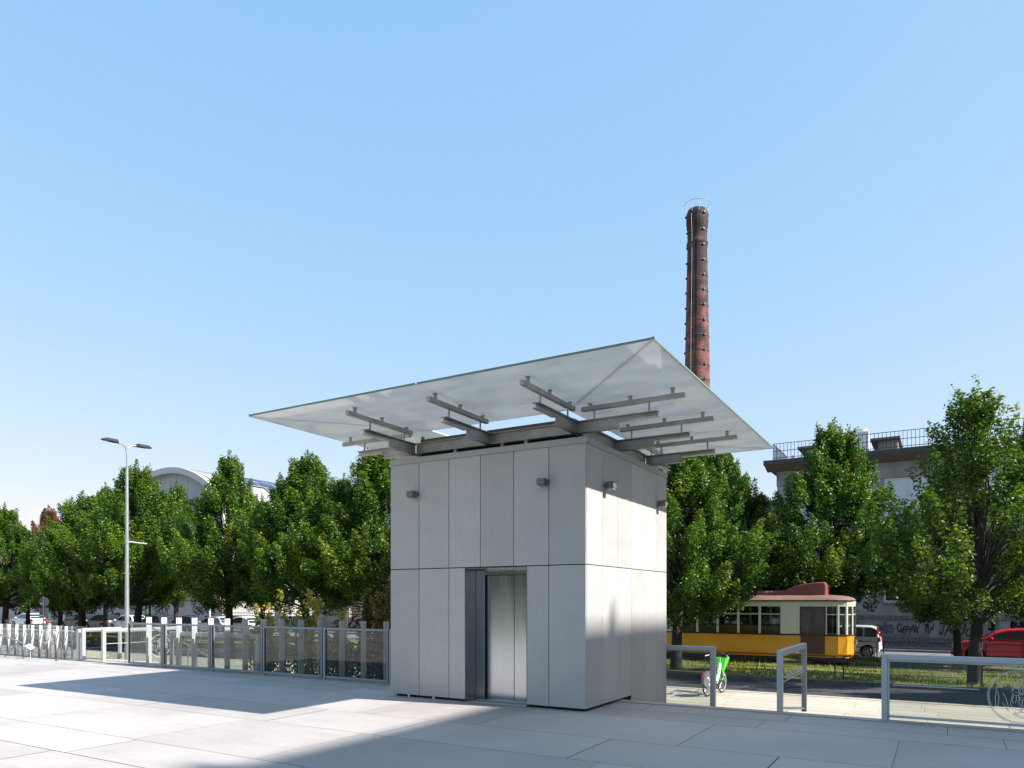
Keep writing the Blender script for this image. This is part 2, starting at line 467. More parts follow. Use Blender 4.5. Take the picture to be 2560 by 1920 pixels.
M['pale_wall'] = mat('pale_plaster', (.50,.47,.445), .9, var=.1, scale=.6, bump=.15, bscale=20)
M['block'] = mat('block_white', (.78,.78,.77), .8, var=.05)
M['concrete'] = mat('gable_concrete', (.43,.43,.42), .9, var=.16, scale=1.2, stretch=(3,3,.35), bump=.2)
M['archband'] = mat('arch_band', (.52,.53,.54), .7, var=.06)
M['vault'] = mat('vault_sheet', (.52,.50,.48), .5, .3, var=.08)
M['solar'] = mat('solar_cell', (.035,.045,.085), .25, .2, var=.15)
M['solar_frame'] = mat('solar_frame', (.68,.69,.70), .4, .4, var=.05)
M['shutter'] = mat('window_blind', (.62,.66,.72), .5, var=.05)
M['winframe'] = mat('window_frame_white', (.62,.62,.61), .5, var=.05)
M['pane'] = mat('window_pane', (.03,.035,.04), .08, var=.2, scale=.6, spec=.8)
M['ac'] = mat('ac_unit', (.55,.56,.57), .5, .2, var=.06)
M['ink_black'] = mat('spray_black', (.035,.034,.036), .6, var=.2)
M['ink_violet'] = mat('spray_violet', (.20,.15,.27), .6, var=.2)
M['ink_white'] = mat('spray_white', (.66,.67,.68), .6, var=.1)
M['ink_red'] = mat('spray_red', (.34,.04,.07), .6, var=.2)
SKY_STR, SUN_STR, EXPOSURE, SKY_DUST, SKY_OZONE, SKY_CURVE =  .15, 4.2, 1.2, .6, 1.2, ((.64, 1.16), (.33, .98), (.12, 1.06))
# ================================================================= the setting
def slabs(name, rows, x0, x1, z, m, lmin, lmax, seed, gap=(.002,.006), label=None, skip=None):
    """rows: list of (ylow, yhigh); every slab its own face with its own tone"""
    r = random.Random(seed)
    mb = MB()
    for (ya, yb) in rows:
        x = x0 + r.uniform(-lmax, 0)
        gy0, gy1 = r.uniform(*gap), r.uniform(*gap)
        while x < x1:
            L = r.uniform(lmin, lmax)
            g = r.uniform(*gap) * (1.6 if r.random() < .35 else .5)
            xa, xb = max(x, x0) + g/2, min(x + L, x1) - g/2
            if xb > xa:
                mb.quad((xa, ya+gy0/2, z), (xb, ya+gy0/2, z), (xb, yb-gy1/2, z), (xa, yb-gy1/2, z), r.random())
            x += L
    o = mb.build(name, m, tone=True, loc=(0,0,0))
    o['kind'] = 'structure'
    return o

def struct(name, mb, m, **kw):
    o = mb.build(name, m, loc=kw.pop('loc', (0,0,0)), **kw); o['kind'] = 'structure'; return o

struct('ground', MB().quad((-900,-500,-1.16), (900,-500,-1.16), (900,1500,-1.16), (-900,1500,-1.16)), M['far'])

# plaza deck: a dark bed with the slabs 6 mm above
EDGE = 1.30
struct('plaza_bed', MB().box(-60,-34,-1.15, 34, EDGE+.02, -.006), M['joint'])
rows = []
y = EDGE - .02
for w in (.68,.68,1.72,1.25,1.72,.86,1.72,1.25,1.72,1.72,1.25,1.72,1.72,1.72,1.72,1.72,1.72,1.72,1.72,1.72,1.72,1.72,1.72):
    rows.append((y-w, y)); y -= w
slabs('plaza_paving', rows, -60, 34, 0, M['plaza'], 1.9, 3.3, 5, gap=(.006,.018))
mb = MB(); r_ = random.Random(3); x = -60
while x < 34:
    L = r_.uniform(2.2, 3.0)
    mb.box(x+.004, EDGE, -.30, x+L-.004, EDGE+.20, .015, r_.random()); x += L
struct('plaza_edge_kerb', mb, M['coping'], tone=True)
struct('plaza_retaining_wall', MB().box(-60, EDGE+.021, -1.14, 34, EDGE+.15, -.301), M['coping'], tone=True)

# lower sidewalk
struct('sidewalk_bed', MB().box(-95, EDGE+.16, -1.15, 50, 11.75, -1.008), M['joint'])
rows = []; y = EDGE+.17
while y < 11.6:
    rows.append((y, y+.62)); y += .62
slabs('sidewalk_paving', rows, -95, 50, -1.0, M['walk'], 1.1, 2.0, 11, gap=(.006,.022))
mb = MB()
x = -95
while x < 50:
    mb.box(x+.004, 11.755, -1.15, x+1.196, 12.0, -.985, r_.random()); x += 1.2
struct('sidewalk_kerb', mb, M['walk'], tone=True)
struct('road', MB().quad((-150,12.0,-1.10), (80,12.0,-1.10), (80,16.1,-1.10), (-150,16.1,-1.10)), M['asphalt'])
mb = MB(); mb.quad((-150,12.25,-1.096), (0,12.25,-1.096), (0,12.40,-1.096), (-150,12.40,-1.096))
struct('road_edge_line', mb, M['line'])
mb = MB()
for yy in (16.1, 28.0):
    x = -150
    while x < 80:
        mb.box(x+.005, yy, -1.15, x+1.395, yy+.25, -.965 if yy < 20 else -.97, r_.random()); x += 1.4
struct('verge_kerb', mb, M['kerb'])
# grass verge with uneven top
mb = MB(); r_ = random.Random(8)
xs = np.linspace(-110, 45, 312); ys = np.linspace(16.351, 27.999, 36)
H = {}
for j, yy in enumerate(ys):
    for i, xx in enumerate(xs):
        h = -1.0 + .035*math.sin(xx*1.3+yy) + .03*r_.random()
        if 22.0 < yy < 24.9: h = -1.06
        if j in (0, len(ys)-1): h = -1.0
        mb.v.append((xx, yy, h))
W = len(xs)
for j in range(len(ys)-1):
    for i in range(W-1):
        mb.f.append((j*W+i, j*W+i+1, (j+1)*W+i+1, (j+1)*W+i)); mb.t.append(.5)
o = struct('verge_ground', mb, M['dirt']); smooth_mesh(o.data)
struct('track_bed', MB().box(-110, 21.9, -1.14, 45, 25.0, -1.03), M['ballast'])
mb = MB()
for yy in (22.45, 23.90, 19.2, 20.64):
    zz = -1.0 if yy > 22 else -.985
    mb.box(-110, yy-.035, zz-.04, 45, yy+.035, zz+.03)
struct('tram_track', mb, M['rail'])
struct('far_road', MB().quad((-150,28.25,-1.102), (80,28.25,-1.102), (80,34.6,-1.102), (-150,34.6,-1.102)), M['asphalt2'])
mb = MB(); mb.box(-150, 34.6, -1.15, 80, 37.9, -.98)
struct('far_pavement', mb, M['asphalt2'])

# the grass on the verge: blades as one mass
def grass_mesh():
    rs = np.random.RandomState(4)
    n = 52000
    x = rs.uniform(-60, 16, n); 
    near = rs.rand(n) < .72
    x[near] = rs.uniform(-9, 11, near.sum())
    y = np.where(rs.rand(n) < .6, rs.uniform(16.4, 21.9, n), rs.uniform(25.0, 28.0, n))
    clump = (np.sin(x*2.1)+np.sin(y*3.3+x)+np.sin(x*.7-y*1.9))/3
    keep = rs.rand(n) < (.55+.45*clump)
    keep &= ~((np.abs(y-19.92) < .82) & (rs.rand(n) < .35))
    x, y = x[keep], y[keep]; n = len(x)
    tall = rs.rand(n) < .018
    h = rs.uniform(.04, .12, n); h[tall] = rs.uniform(.22, .45, tall.sum())
    w = rs.uniform(.012, .03, n); a = rs.uniform(0, 6.283, n); lean = rs.uniform(.1, .6, n)*h
    la = rs.uniform(0, 6.283, n)
    z0 = -.99
    V = np.empty((n,3,3), np.float32)
    V[:,0] = np.stack([x-w*np.cos(a), y-w*np.sin(a), np.full(n, z0)], 1)
    V[:,1] = np.stack([x+w*np.cos(a), y+w*np.sin(a), np.full(n, z0)], 1)
    V[:,2] = np.stack([x+lean*np.cos(la), y+lean*np.sin(la), z0+h], 1)
    tone = np.clip(.35+.3*clump[keep]+rs.normal(0,.2,n)+.25*tall, 0, 1)
    return tri_mesh('grass', V, tone)

def tri_mesh(name, V, tone):
    n, k = V.shape[0], V.shape[1]
    me = bpy.data.meshes.new(name)
    me.vertices.add(n*k); me.loops.add(n*k); me.polygons.add(n)
    me.vertices.foreach_set('co', V.reshape(-1).astype(np.float32))
    me.loops.foreach_set('vertex_index', np.arange(n*k, dtype=np.int32))
    me.polygons.foreach_set('loop_start', np.arange(0, n*k, k, dtype=np.int32))
    me.polygons.foreach_set('loop_total', np.full(n, k, np.int32))
    a = me.attributes.new('tone', 'FLOAT', 'FACE'); a.data.foreach_set('value', tone.astype(np.float32))
    me.update(calc_edges=True)
    return me
me = grass_mesh(); me.materials.append(M['grass'])
g = bpy.data.objects.new('grass', me); COL.objects.link(g); g['kind'] = 'stuff'
tag(g, 'dry tufted grass growing along the tram tracks', 'grass')

# ================================================================= elevator pavilion
BW, BD = 3.83, 3.78            # width along -x, depth along +y
ZB, ZS, ZT, ZC = .045, 2.25, 4.10, 4.20
pav = empty('elevator_pavilion', (0,0,0), 0, 'metal clad elevator pavilion with a tilted frosted glass canopy on steel brackets', 'pavilion')
g_ = .005
def panels_front(y_face, th, flip=False):
    mb = MB(); pr = random.Random(21)
    ed = [-.638*i for i in range(7)]; ed[6] = -BW
    ya, yb = (y_face, y_face+th)
    for i in range(6):
        xa, xb = ed[i+1]+g_, ed[i]-g_
        mb.box(xa, ya, ZS+g_*1.4, xb, yb, ZT-.002, pr.random())
        lo = ZB
        if flip:
            mb.box(xa, ya, -1.0, xb, yb, ZS-g_*1.4, pr.random()); continue
        # lower row, with the doorway cut from x=-2.22 to -1.035
        if xa < -1.035 and xb > -2.22:
            if xb > -1.035: mb.box(-1.035, ya, lo, xb, yb, ZS-g_*1.4, pr.random())
            if xa < -2.22: mb.box(xa, ya, lo, -2.22, yb, ZS-g_*1.4, pr.random())
        else:
            mb.box(xa, ya, lo, xb, yb, ZS-g_*1.4, pr.random())
    return mb
panels_front(0, .03).build('front_cladding', M['clad'], pav, bevel=.003, seg=1, tone=True)
panels_front(BD-.03, .03, True).build('rear_cladding', M['clad'], pav, bevel=.003, seg=1, tone=True)
def panels_side(xf, th, low):
    mb = MB(); pr = random.Random(9); w = BD/6
    for i in range(6):
        ya, yb = i*w+g_*.7, (i+1)*w-g_*.7
        if i == 0: ya += .03
        if i == 5: yb -= .03
        mb.box(xf, ya, ZS+g_*1.2, xf+th, yb, ZT-.002, pr.random())
        z0 = ZB if yb < EDGE+.1 else -1.0
        if ya < EDGE-.02 and yb > EDGE: z0 = ZB
        mb.box(xf, ya, z0, xf+th, yb, ZS-g_*1.2, pr.random())
    return mb
panels_side(-.03, .03, 0).build('side_cladding', M['clad'], pav, bevel=.003, seg=1, tone=True)
panels_side(-BW, .03, 0).build('side_cladding', M['clad'], pav, bevel=.003, seg=1, tone=True)
# black core seen in the open joints and the recessed plinth
mb = MB()
mb.box(-BW+.034, .034, ZB+.06, -2.24, BD-.034, ZT-.01); mb.box(-1.015, .034, ZB+.06, -.034, BD-.034, ZT-.01)
mb.box(-2.239, .034, ZS+.02, -1.016, BD-.034, ZT-.01); mb.box(-2.239, .55, ZB+.06, -1.016, BD-.034, ZS+.019)
mb.build('core', M['dark'], pav)
mb = MB()
mb.box(-BW+.10, .07, .001, -2.25, EDGE-.01, ZB+.059); mb.box(-1.0, .07, .001, -.08, EDGE-.01, ZB+.059)
mb.box(-BW+.04, EDGE+.21, -1.0, -.04, BD-.04, ZB+.058)
mb.build('plinth', M['dark'], pav)
for xx in (-3.42, -2.88):
    mb = MB(); mb.box(xx-.02, .005, .001, xx+.02, .05, ZB+.004)
    mb.build('levelling_foot', M['sill'], pav)
# parapet cap
mb = MB()
mb.box(-BW-.012, -.012, ZT, .012, .10, ZC, .4); mb.box(-BW-.012, BD-.10, ZT, .012, BD+.012, ZC, .6)
mb.box(-.10, .101, ZT, .012, BD-.101, ZC, .5); mb.box(-BW-.012, .101, ZT, -BW+.10, BD-.101, ZC, .5)
mb.box(-BW+.101, .101, ZT+.01, -.101, BD-.101, ZT+.05, .5)
mb.build('parapet_cap', M['cap'], pav, bevel=.004, seg=1, tone=True)
# doorway
mb = MB()
mb.box(-2.238, .031, .002, -2.222, .40, ZS-.004); mb.box(-1.033, .031, .002, -1.017, .40, ZS-.004)
mb.box(-2.221, .031, ZS-.025, -1.034, .40, ZS-.006)
mb.box(-2.225, -.006, .002, -2.215, .030, ZS-.02); mb.box(-1.040, -.006, .002, -1.030, .030, ZS-.02)
mb.build('door_reveal', M['jamb'], pav)
mb = MB()
mb.box(-2.221, .33, .002, -2.05, .40, ZS-.026); mb.box(-1.06, .33, .002, -1.034, .40, ZS-.026)
mb.box(-2.049, .335, 2.13, -1.061, .40, ZS-.026)
mb.build('door_frame', M['stainless'], pav, bevel=.004, seg=1)
for (xa, xb, yy) in ((-2.046, -1.487, .395), (-1.480, -1.063, .372)):
    mb = MB(); mb.box(xa, yy, .02, xb, yy+.03, 2.125)
    mb.build('door_leaf', M['stainless'], pav, bevel=.004, seg=1)
mb = MB(); mb.box(-1.497, .385, .02, -1.4705, .3945, 2.125); mb.box(-2.0495,.365,.02,-2.036,.3945,2.125); mb.build('door_gap', M['dark'], pav)
mb = MB(); mb.box(-2.2, .31, .001, -1.05, .55, .018); mb.box(-2.2, .06, .001, -1.05, .075, .012)
mb.build('door_sill', M['sill'], pav)

# roof steel: ring beam, outriggers, purlins
IN = .31; BZ0, BZ1 = 4.327, 4.516
def ibeam(mb, p0, p1, z0, z1, fw=.11, ft=.012, wt=.012):
    p0 = Vector((p0[0], p0[1], 0)); p1 = Vector((p1[0], p1[1], 0))
    def bm_(za, zb, w):
        c0 = p0 + Vector((0,0,(za+zb)/2)); c1 = p1 + Vector((0,0,(za+zb)/2))
        mb.beam(c0, c1, w, zb-za)
    bm_(z0, z0+ft, fw); bm_(z1-ft, z1, fw); bm_(z0+ft+.0005, z1-ft-.0005, wt)
xs3 = (-IN, -BW/2, -BW+IN); ys3 = (IN, BD/2, BD-IN)
mb = MB()
ibeam(mb, (-IN-.06, IN), (-BW+IN+.06, IN), BZ0, BZ1); ibeam(mb, (-IN-.06, BD-IN), (-BW+IN+.06, BD-IN), BZ0, BZ1)
ibeam(mb, (-IN, IN+.06), (-IN, BD-IN-.06), BZ0, BZ1); ibeam(mb, (-BW+IN, IN+.06), (-BW+IN, BD-IN-.06), BZ0, BZ1)
for xx in (-IN-.9, -BW/2+.25, -BW+IN+.9):
    for yy in (IN, BD-IN): mb.box(xx-.03, yy-.03, ZT+.05, xx+.03, yy+.03, BZ0-.001)
for yy in (IN+.9, BD/2+.25, BD-IN-.9):
    for xx in (-IN, -BW+IN): mb.box(xx-.03, yy-.03, ZT+.05, xx+.03, yy+.03, BZ0-.001)
mb.build('ring_beam', M['beam'], pav)
mb = MB(); gi = IN+.09
mb.box(-BW+gi-.02, gi, BZ1-.02, -BW+gi, BD-gi, 4.665); mb.box(-gi, gi, BZ1-.02, -gi+.02, BD-gi, 4.60); mb.box(-BW+gi-.02, gi-.0205, BZ1-.02, -gi+.02, gi-.0005, 4.60); mb.box(-BW+gi-.02, BD-gi+.0005, BZ1-.02, -gi+.02, BD-gi+.0205, 4.60)
mb.build('gutter_board', M['soffit'], pav)  # boards heightened, most at the left, to block sun through the roof opening
mb = MB(); mb.box(-BW+IN+.065, IN+.07, BZ1-.09, -IN-.065, BD-IN-.07, BZ1-.03)
mb.build('roof_deck', M['beamtop'], pav)
mb = MB(); mb.box(-BW+.40, .40, ZT+.051, -.40, BD-.40, BZ0+.05); mb.build('roof_gap_fill', M['dark'], pav)  # black box added to keep light out of the gap under the beams
def outrigger(px, py, dx, dy):
    """tapered cantilever: full depth, then notched to a shallow toe"""
    mb = MB()
    s0, s1, s2 = .006, .72, 1.34
    P = lambda s: (px+dx*s, py+dy*s)
    ibeam(mb, P(s0), P(s1), BZ0, BZ1)
    ibeam(mb, P(s1+.0005), P(s2), BZ1-.085, BZ1, fw=.11)
    # end plate
    e0 = Vector((*P(s1-.006), (BZ0+BZ1-.085)/2))
    return mb
def purlin(px, py, dx, dy):
    mb = MB()
    P = lambda s, z: (px+dx*s, py+dy*s, z)
    mb.beam(P(.10, 4.696), P(1.74, 4.696), .07, .07)
    return mb
GZI, GZO = 4.770, 4.835
def glass_z(s):
    # s runs outward from the ring beam; inner glass edge at about s=.1, outer at 1.97
    return GZI + (GZO-GZI) * max(0, (s-.12)/1.85)
spots = [(x, IN, 0, -1) for x in xs3] + [(x, BD-IN, 0, 1) for x in xs3] + [(-IN, y, 1, 0) for y in ys3] + [(-BW+IN, y, -1, 0) for y in ys3]
for (px, py, dx, dy) in spots:
    outrigger(px, py, dx, dy).build('outrigger', M['beam'], pav)
    pu = purlin(px, py, dx, dy).build('purlin', M['beam'], pav, bevel=.004, seg=1)
    for s in (.31, 1.2):
        mb = MB(); mb.tube([(px+dx*s, py+dy*s, BZ1+.001), (px+dx*s, py+dy*s, 4.660)], .016, 8); mb.build('strut', M['beam'], pu)
    for s in (.24, .90, 1.56):
        zt = glass_z(s); mb = MB()
        mb.tube([(px+dx*s, py+dy*s, 4.732), (px+dx*s, py+dy*s, zt-.012)], .028, 10)
        mb.tube([(px+dx*s, py+dy*s, zt-.0115), (px+dx*s, py+dy*s, zt-.003)], .04, 12)
        mb.build('glass_fitting', M['beam'], pu)

# canopy panes: a ring of four sloping sides, each in two sheets
def milkglass():
    m, nt, out = newmat('frosted_canopy_glass')
    b = N(nt, 'ShaderNodeBsdfPrincipled'); b.inputs['Base Color'].default_value = (.62,.66,.65,1); b.inputs['Roughness'].default_value = .035
    b.inputs['Specular IOR Level'].default_value = .8
    tc = N(nt, 'ShaderNodeTexCoord'); no = N(nt, 'ShaderNodeTexNoise'); no.inputs['Scale'].default_value = 1.4; no.inputs['Detail'].default_value = 7
    mp = N(nt, 'ShaderNodeMapping'); mp.inputs['Scale'].default_value = (1, 2.2, 1); nt.links.new(tc.outputs['Object'], mp.inputs[0]); nt.links.new(mp.outputs[0], no.inputs['Vector'])
    rp = ramp(nt, [(.3, (.64,.675,.68)), (.7, (.76,.785,.79))]); nt.links.new(no.outputs['Fac'], rp.inputs[0]); nt.links.new(rp.outputs[0], b.inputs['Base Color'])
    t = N(nt, 'ShaderNodeBsdfTranslucent'); nt.links.new(rp.outputs[0], t.inputs[0])
    mx = N(nt, 'ShaderNodeMixShader'); mx.inputs[0].default_value = .36
    nt.links.new(b.outputs[0], mx.inputs[1]); nt.links.new(t.outputs[0], mx.inputs[2]); nt.links.new(mx.outputs[0], out.inputs[0])
    return m
M['milk'] = milkglass()
OX0, OX1, OY0, OY1 = -BW/2-3.59, -BW/2+3.59, BD/2-3.60, BD/2+3.68
I_ = 2.22
IX0, IX1, IY0, IY1 = OX0+I_, OX1-I_, OY0+I_, OY1-I_
mx_, my_ = (OX0+OX1)/2, (OY0+OY1)/2
outer = [(OX0,OY0),(mx_,OY0),(OX1,OY0),(OX1,my_),(OX1,OY1),(mx_,OY1),(OX0,OY1),(OX0,my_)]
inner = [(IX0,IY0),(mx_,IY0),(IX1,IY0),(IX1,my_),(IX1,IY1),(mx_,IY1),(IX0,IY1),(IX0,my_)]
for i in range(8):
    j = (i+1) % 8
    q = [Vector((*outer[i], GZO)), Vector((*outer[j], GZO)), Vector((*inner[j], GZI)), Vector((*inner[i], GZI))]
    c = sum(q, Vector())/4
    q = [p + Vector((*( (c-p).xy.normalized() * .010 ), 0)) for p in q]
    mb = MB(); th = .024
    vs = [tuple(p) for p in q] + [tuple(p + Vector((0,0,th))) for p in q]
    mb.add(vs, [(0,1,2,3),(4,7,6,5),(0,4,5,1),(1,5,6,2),(2,6,7,3),(3,7,4,0)])
    mb.build('canopy_glass', M['milk'], pav)
# hip and joint seals
for i in range(0, 8, 2):
    mb = MB(); mb.beam((*outer[i], GZO+.028), (*inner[i], GZI+.028), .03, .008)
    mb.build('hip_seal', M['beamtop'], pav)
for i in range(8):
    p, q = Vector((*outer[i], GZO+.012)), Vector((*outer[(i+1)%8], GZO+.012)); c = Vector((mx_, my_, GZO+.012)); mid = (p+q)/2
    dd = (q-p).normalized(); nn = Vector((dd.y,-dd.x,0)); nn = nn if nn.dot(mid-c) > 0 else -nn
    mb = MB(); mb.obox(mid + nn*.0, dd*((q-p).length/2-.012), nn*.006, Vector((0,0,.013))); mb.build('glass_edge', M['edge'], pav)

# wall lamps on the pavilion
def wall_lamp(x, y, z, rz, label):
    t = empty('wall_lamp', (x, y, z), rz, label, 'lamp', 'box lamps on the pavilion walls'); t.scale = (.74,.74,.74)
    mb = MB()
    vs = []
    # cube slightly tapering to the front; local -y points away from the wall
    for (yy, hw, h0, h1) in ((-.06, .088, -.085, .075), (-.235, .088, -.062, .075)):
        vs += [(-hw, yy, h0), (hw, yy, h0), (hw, yy, h1), (-hw, yy, h1)]
    mb.add(vs, [(0,1,2,3),(7,6,5,4),(0,4,5,1),(1,5,6,2),(2,6,7,3),(3,7,4,0)])
    mb.build('housing', M['lamp'], t, bevel=.006, local=True)
    mb = MB(); mb.obox((0,-.15,-.078), (.07,0,0), (0,.07,.009), (0,0,.004)); mb.build('lens', M['lens'], t, local=True)
    mb = MB(); mb.box(.04,-.0595,-.03,.10,-.001,.06); mb.box(.088,-.11,.02,.100,-.0597,.055); mb.build('bracket', M['lamp'], t, bevel=.003, seg=1, local=True)
wall_lamp(-3.265, 0, 3.54, 0, 'grey box lamp on the shaded door side, far from the sunlit corner')
wall_lamp(-.70, 0, 3.54, 0, 'grey box lamp on the shaded door side, close to the sunlit corner')
wall_lamp(0, .72, 3.54, R(90), 'grey box lamp on the sunlit side, nearer to the door corner')
wall_lamp(0, 3.26, 3.54, R(90), 'grey box lamp on the sunlit side, at the far end beside the tree')

struct('lawn', MB().quad((-90,-60,.006), (20,-60,.006), (20,-20,.006), (-90,-20,.006)), M['lawn'])
# ================================================================= text helper
def text_mesh(s, size, mapper, depth=.0, spacing=1.0, yscale=1.0):
    cu = bpy.data.curves.new('lettering', 'FONT'); cu.body = s; cu.size = size; cu.space_character = spacing; cu.offset = size*.022
    ob = bpy.data.objects.new('lettering', cu); COL.objects.link(ob)
    dg = bpy.context.evaluated_depsgraph_get(); dg.update()
    me = bpy.data.meshes.new_from_object(ob.evaluated_get(dg))
    bpy.data.objects.remove(ob); bpy.data.curves.remove(cu)
    w = max(v.co.x for v in me.vertices)
    for v in me.vertices: v.co = Vector(mapper(v.co.x, v.co.y*yscale))
    return me, w

def link_mesh(name, me, m, parent):
    me.materials.clear(); me.materials.append(m)
    o = bpy.data.objects.new(name, me); COL.objects.link(o); o.parent = parent
    off = OFF[parent.name]
    me.transform(Matrix.Translation((-off[0], -off[1], -off[2])))
    OFF[o.name] = off
    return o

# ================================================================= framed glass balustrades
PT = .945
def balustrade(p0, p1, zb0, zb1, zt, label, posts=(True, True), fw=.075, group='framed glass balustrades by the steps', line=None, bottom=True):
    """glass sheet in a chunky aluminium frame from p0 to p1"""
    t = empty('glass_balustrade', (p0[0], p0[1], zb0), 0, label, 'balustrade', group)
    d = Vector((p1[0]-p0[0], p1[1]-p0[1], 0)); L = d.length; d /= L
    n = Vector((-d.y, d.x, 0))
    P = lambda s, z: Vector((p0[0], p0[1], 0)) + d*s + Vector((0,0,z))
    zb = lambda s: zb0 + (zb1-zb0)*s/L
    mb = MB(); dp = .085
    for k, (s, on) in enumerate(((fw/2, posts[0]), (L-fw/2, posts[1]))):
        if on:
            mb.beam(P(s, zb(s)), P(s, zt-.0005), fw, dp, up=n)
    mb.beam(P(fw*posts[0]+.0005, zt-fw/2), P(L-fw*posts[1]-.0005, zt-fw/2), dp, fw)
    if bottom: mb.beam(P(fw*posts[0]+.0005, zb(fw)+.06), P(L-fw*posts[1]-.0005, zb(L-fw)+.06), .05, .03)
    mb.build('frame', M['frame'], t, bevel=.006, seg=2)
    # inner bead
    mb = MB()
    i0, i1 = fw*posts[0], L-fw*posts[1]
    mb.beam(P(i0+.001, zt-fw-.013), P(i1-.001, zt-fw-.013), .05, .024)
    if posts[0]: mb.beam(P(i0+.013, zb(i0)), P(i0+.013, zt-fw-.026), .024, .05, up=n)
    if posts[1]: mb.beam(P(i1-.013, zb(i1)), P(i1-.013, zt-fw-.026), .024, .05, up=n)
    mb.build('glazing_bead', M['frame'], t)
    mb = MB()
    a, b = P(i0+.012, 0), P(i1-.012, 0)
    za, zbb = zb(i0)+.02, zb(i1)+.02
    for off in (0,):
        q = [Vector((a.x,a.y,za)), Vector((b.x,b.y,zbb)), Vector((b.x,b.y,zt-fw-.01)), Vector((a.x,a.y,zt-fw-.01))]
        v = [tuple(x - n*.005) for x in q] + [tuple(x + n*.005) for x in q]
        mb.add(v, [(0,1,2,3),(7,6,5,4),(0,4,5,1),(1,5,6,2),(2,6,7,3),(3,7,4,0)])
    gl = mb.build('glass_pane', M['glass'], t)
    if line:
        mb = MB(); mb.beam(P(line[0], line[2]), P(line[1], line[2]), .012, .010); mb.build('film_stripe', M['white'], gl)
    return t, gl, P

KY = EDGE + .10
xc = at(1789, KY)[0]; xb = at(1949, KY)[0]; xa = at(2204, KY)[0]
CYY = BD+.09; xc = at(1789, CYY)[0]
balustrade((-.25, CYY), (xc, CYY), -1.0, -1.0, .815, 'glass balustrade running from behind the pavilion to a post before the green bicycle', posts=(False, True), line=(.05, xc+.12, .32))
tB, gB, _ = balustrade((xb, KY), (xb, KY+2.32), .016, -.28, PT, 'short glass balustrade turned end-on with mirrored lettering, right of the bicycle', group='framed glass balustrades by the steps')
def mapB(x, y): return (xb+.0068, KY+2.20 - x, .475 + y)
me, w = text_mesh('POLITECNICO MILANO 1863', .118, mapB, spacing=1.16)
link_mesh('lettering', me, M['white'], gB)
mb = MB(); mb.beam((xb+.0068, KY+.10, .445), (xb+.0068, KY+2.22, .445), .003, .012); mb.build('film_stripe', M['white'], gB)
tA, gA, _ = balustrade((xa, KY), (xa+4.2, KY), .016, .016, PT, 'long glass balustrade with an etched round emblem, at the right edge', line=(.14, 1.16, .515))

def emblem(parent, C, ux, r, n):
    """round seal: a rim of short ticks round a drawn group of standing figures"""
    C = Vector(C); ux = Vector(ux); uz = Vector((0,0,1)); n = Vector(n)
    mb = MB()
    for i in range(112):
        a = 2*math.pi*i/112
        d = ux*math.cos(a) + uz*math.sin(a); tt = -ux*math.sin(a) + uz*math.cos(a)
        mb.obox(C + d*(r*.955) + n*.0065, d*r*.042, tt*r*.013, n*.0008)
    def stroke(pts, w=.012):
        P = [C + ux*p[0]*r + uz*p[1]*r + n*.0065 for p in pts]
        for p, q in zip(P[:-1], P[1:]):
            if (q-p).length < 1e-5: continue
            d = (q-p).normalized(); s = d.cross(n)
            mb.obox((p+q)/2, d*((q-p).length/2 + w*r*.3), s*w*r*.75, n*.0008)
    def arc(cx, cy, rx, ry, a0, a1, k=10):
        return [(cx+rx*math.cos(R(a0+(a1-a0)*i/k)), cy+ry*math.sin(R(a0+(a1-a0)*i/k))) for i in range(k+1)]
    # bowing figure, cluster of heads, robes, tablet
    stroke(arc(-.42,.30,.24,.16,150,-30)); stroke(arc(-.55,.27,.16,.12,40,220)); stroke([(-.70,.22),(-.74,-.05),(-.72,-.38),(-.66,-.40),(-.62,-.05),(-.66,.16)])
    stroke([(-.50,.12),(-.40,-.1),(-.34,-.38)]); stroke([(-.22,.16),(-.18,-.02),(-.28,-.25),(-.22,-.40)]); stroke([(-.44,.46),(-.2,.44),(-.02,.34)])
    for (hx, hy, hr) in ((-.10,.20,.13),(.10,.46,.12),(.34,.55,.12),(.30,.18,.14),(.56,.40,.12),(.58,.08,.13),(.08,.02,.11)):
        stroke(arc(hx, hy, hr, hr*1.15, 20, 385, 14)); stroke(arc(hx+.02, hy-.02, hr*.5, hr*.25, 190, 340, 5)); stroke(arc(hx-.01, hy+.05, hr*.7, hr*.4, 20, 170, 5))
        stroke([(hx-hr*.8, hy-hr), (hx-hr*1.1, hy-hr*2.2), (hx-hr*.6, hy-hr*3.4)])
        stroke([(hx+hr*.5, hy-hr*1.1), (hx+hr*.9, hy-hr*2.0), (hx+hr*.5, hy-hr*3.2), (hx+hr*.8, hy-hr*4)])
        stroke([(hx, hy-hr*1.2), (hx+hr*.1, hy-hr*2.4), (hx-hr*.2, hy-hr*3.3)])
    stroke([(-.15,.42),(-.05,.60),(.05,.66),(.20,.74),(.42,.72)]); stroke([(.66,.30),(.74,.05),(.70,-.25)])
    stroke([(.0,-.20),(.10,-.36),(.05,-.55)]); stroke([(.22,-.15),(.30,-.34),(.26,-.52)]); stroke([(.42,-.15),(.50,-.36),(.46,-.55)]); stroke([(-.52,-.25),(-.40,-.42),(-.30,-.56)])
    stroke([(-.18,-.62),(.08,-.72),(.34,-.64),(.10,-.55),(-.18,-.62)]); stroke([(-.18,-.62),(-.18,-.67),(.08,-.78),(.34,-.69),(.34,-.64)]); stroke([(-.02,-.56),(.04,-.46),(.12,-.60)])
    return mb.build('emblem', M['white'], parent)
xe = at(2467, KY)[0] + .355
emblem(gA, (xe, KY, .445), (1,0,0), .355, (0,-1,0))

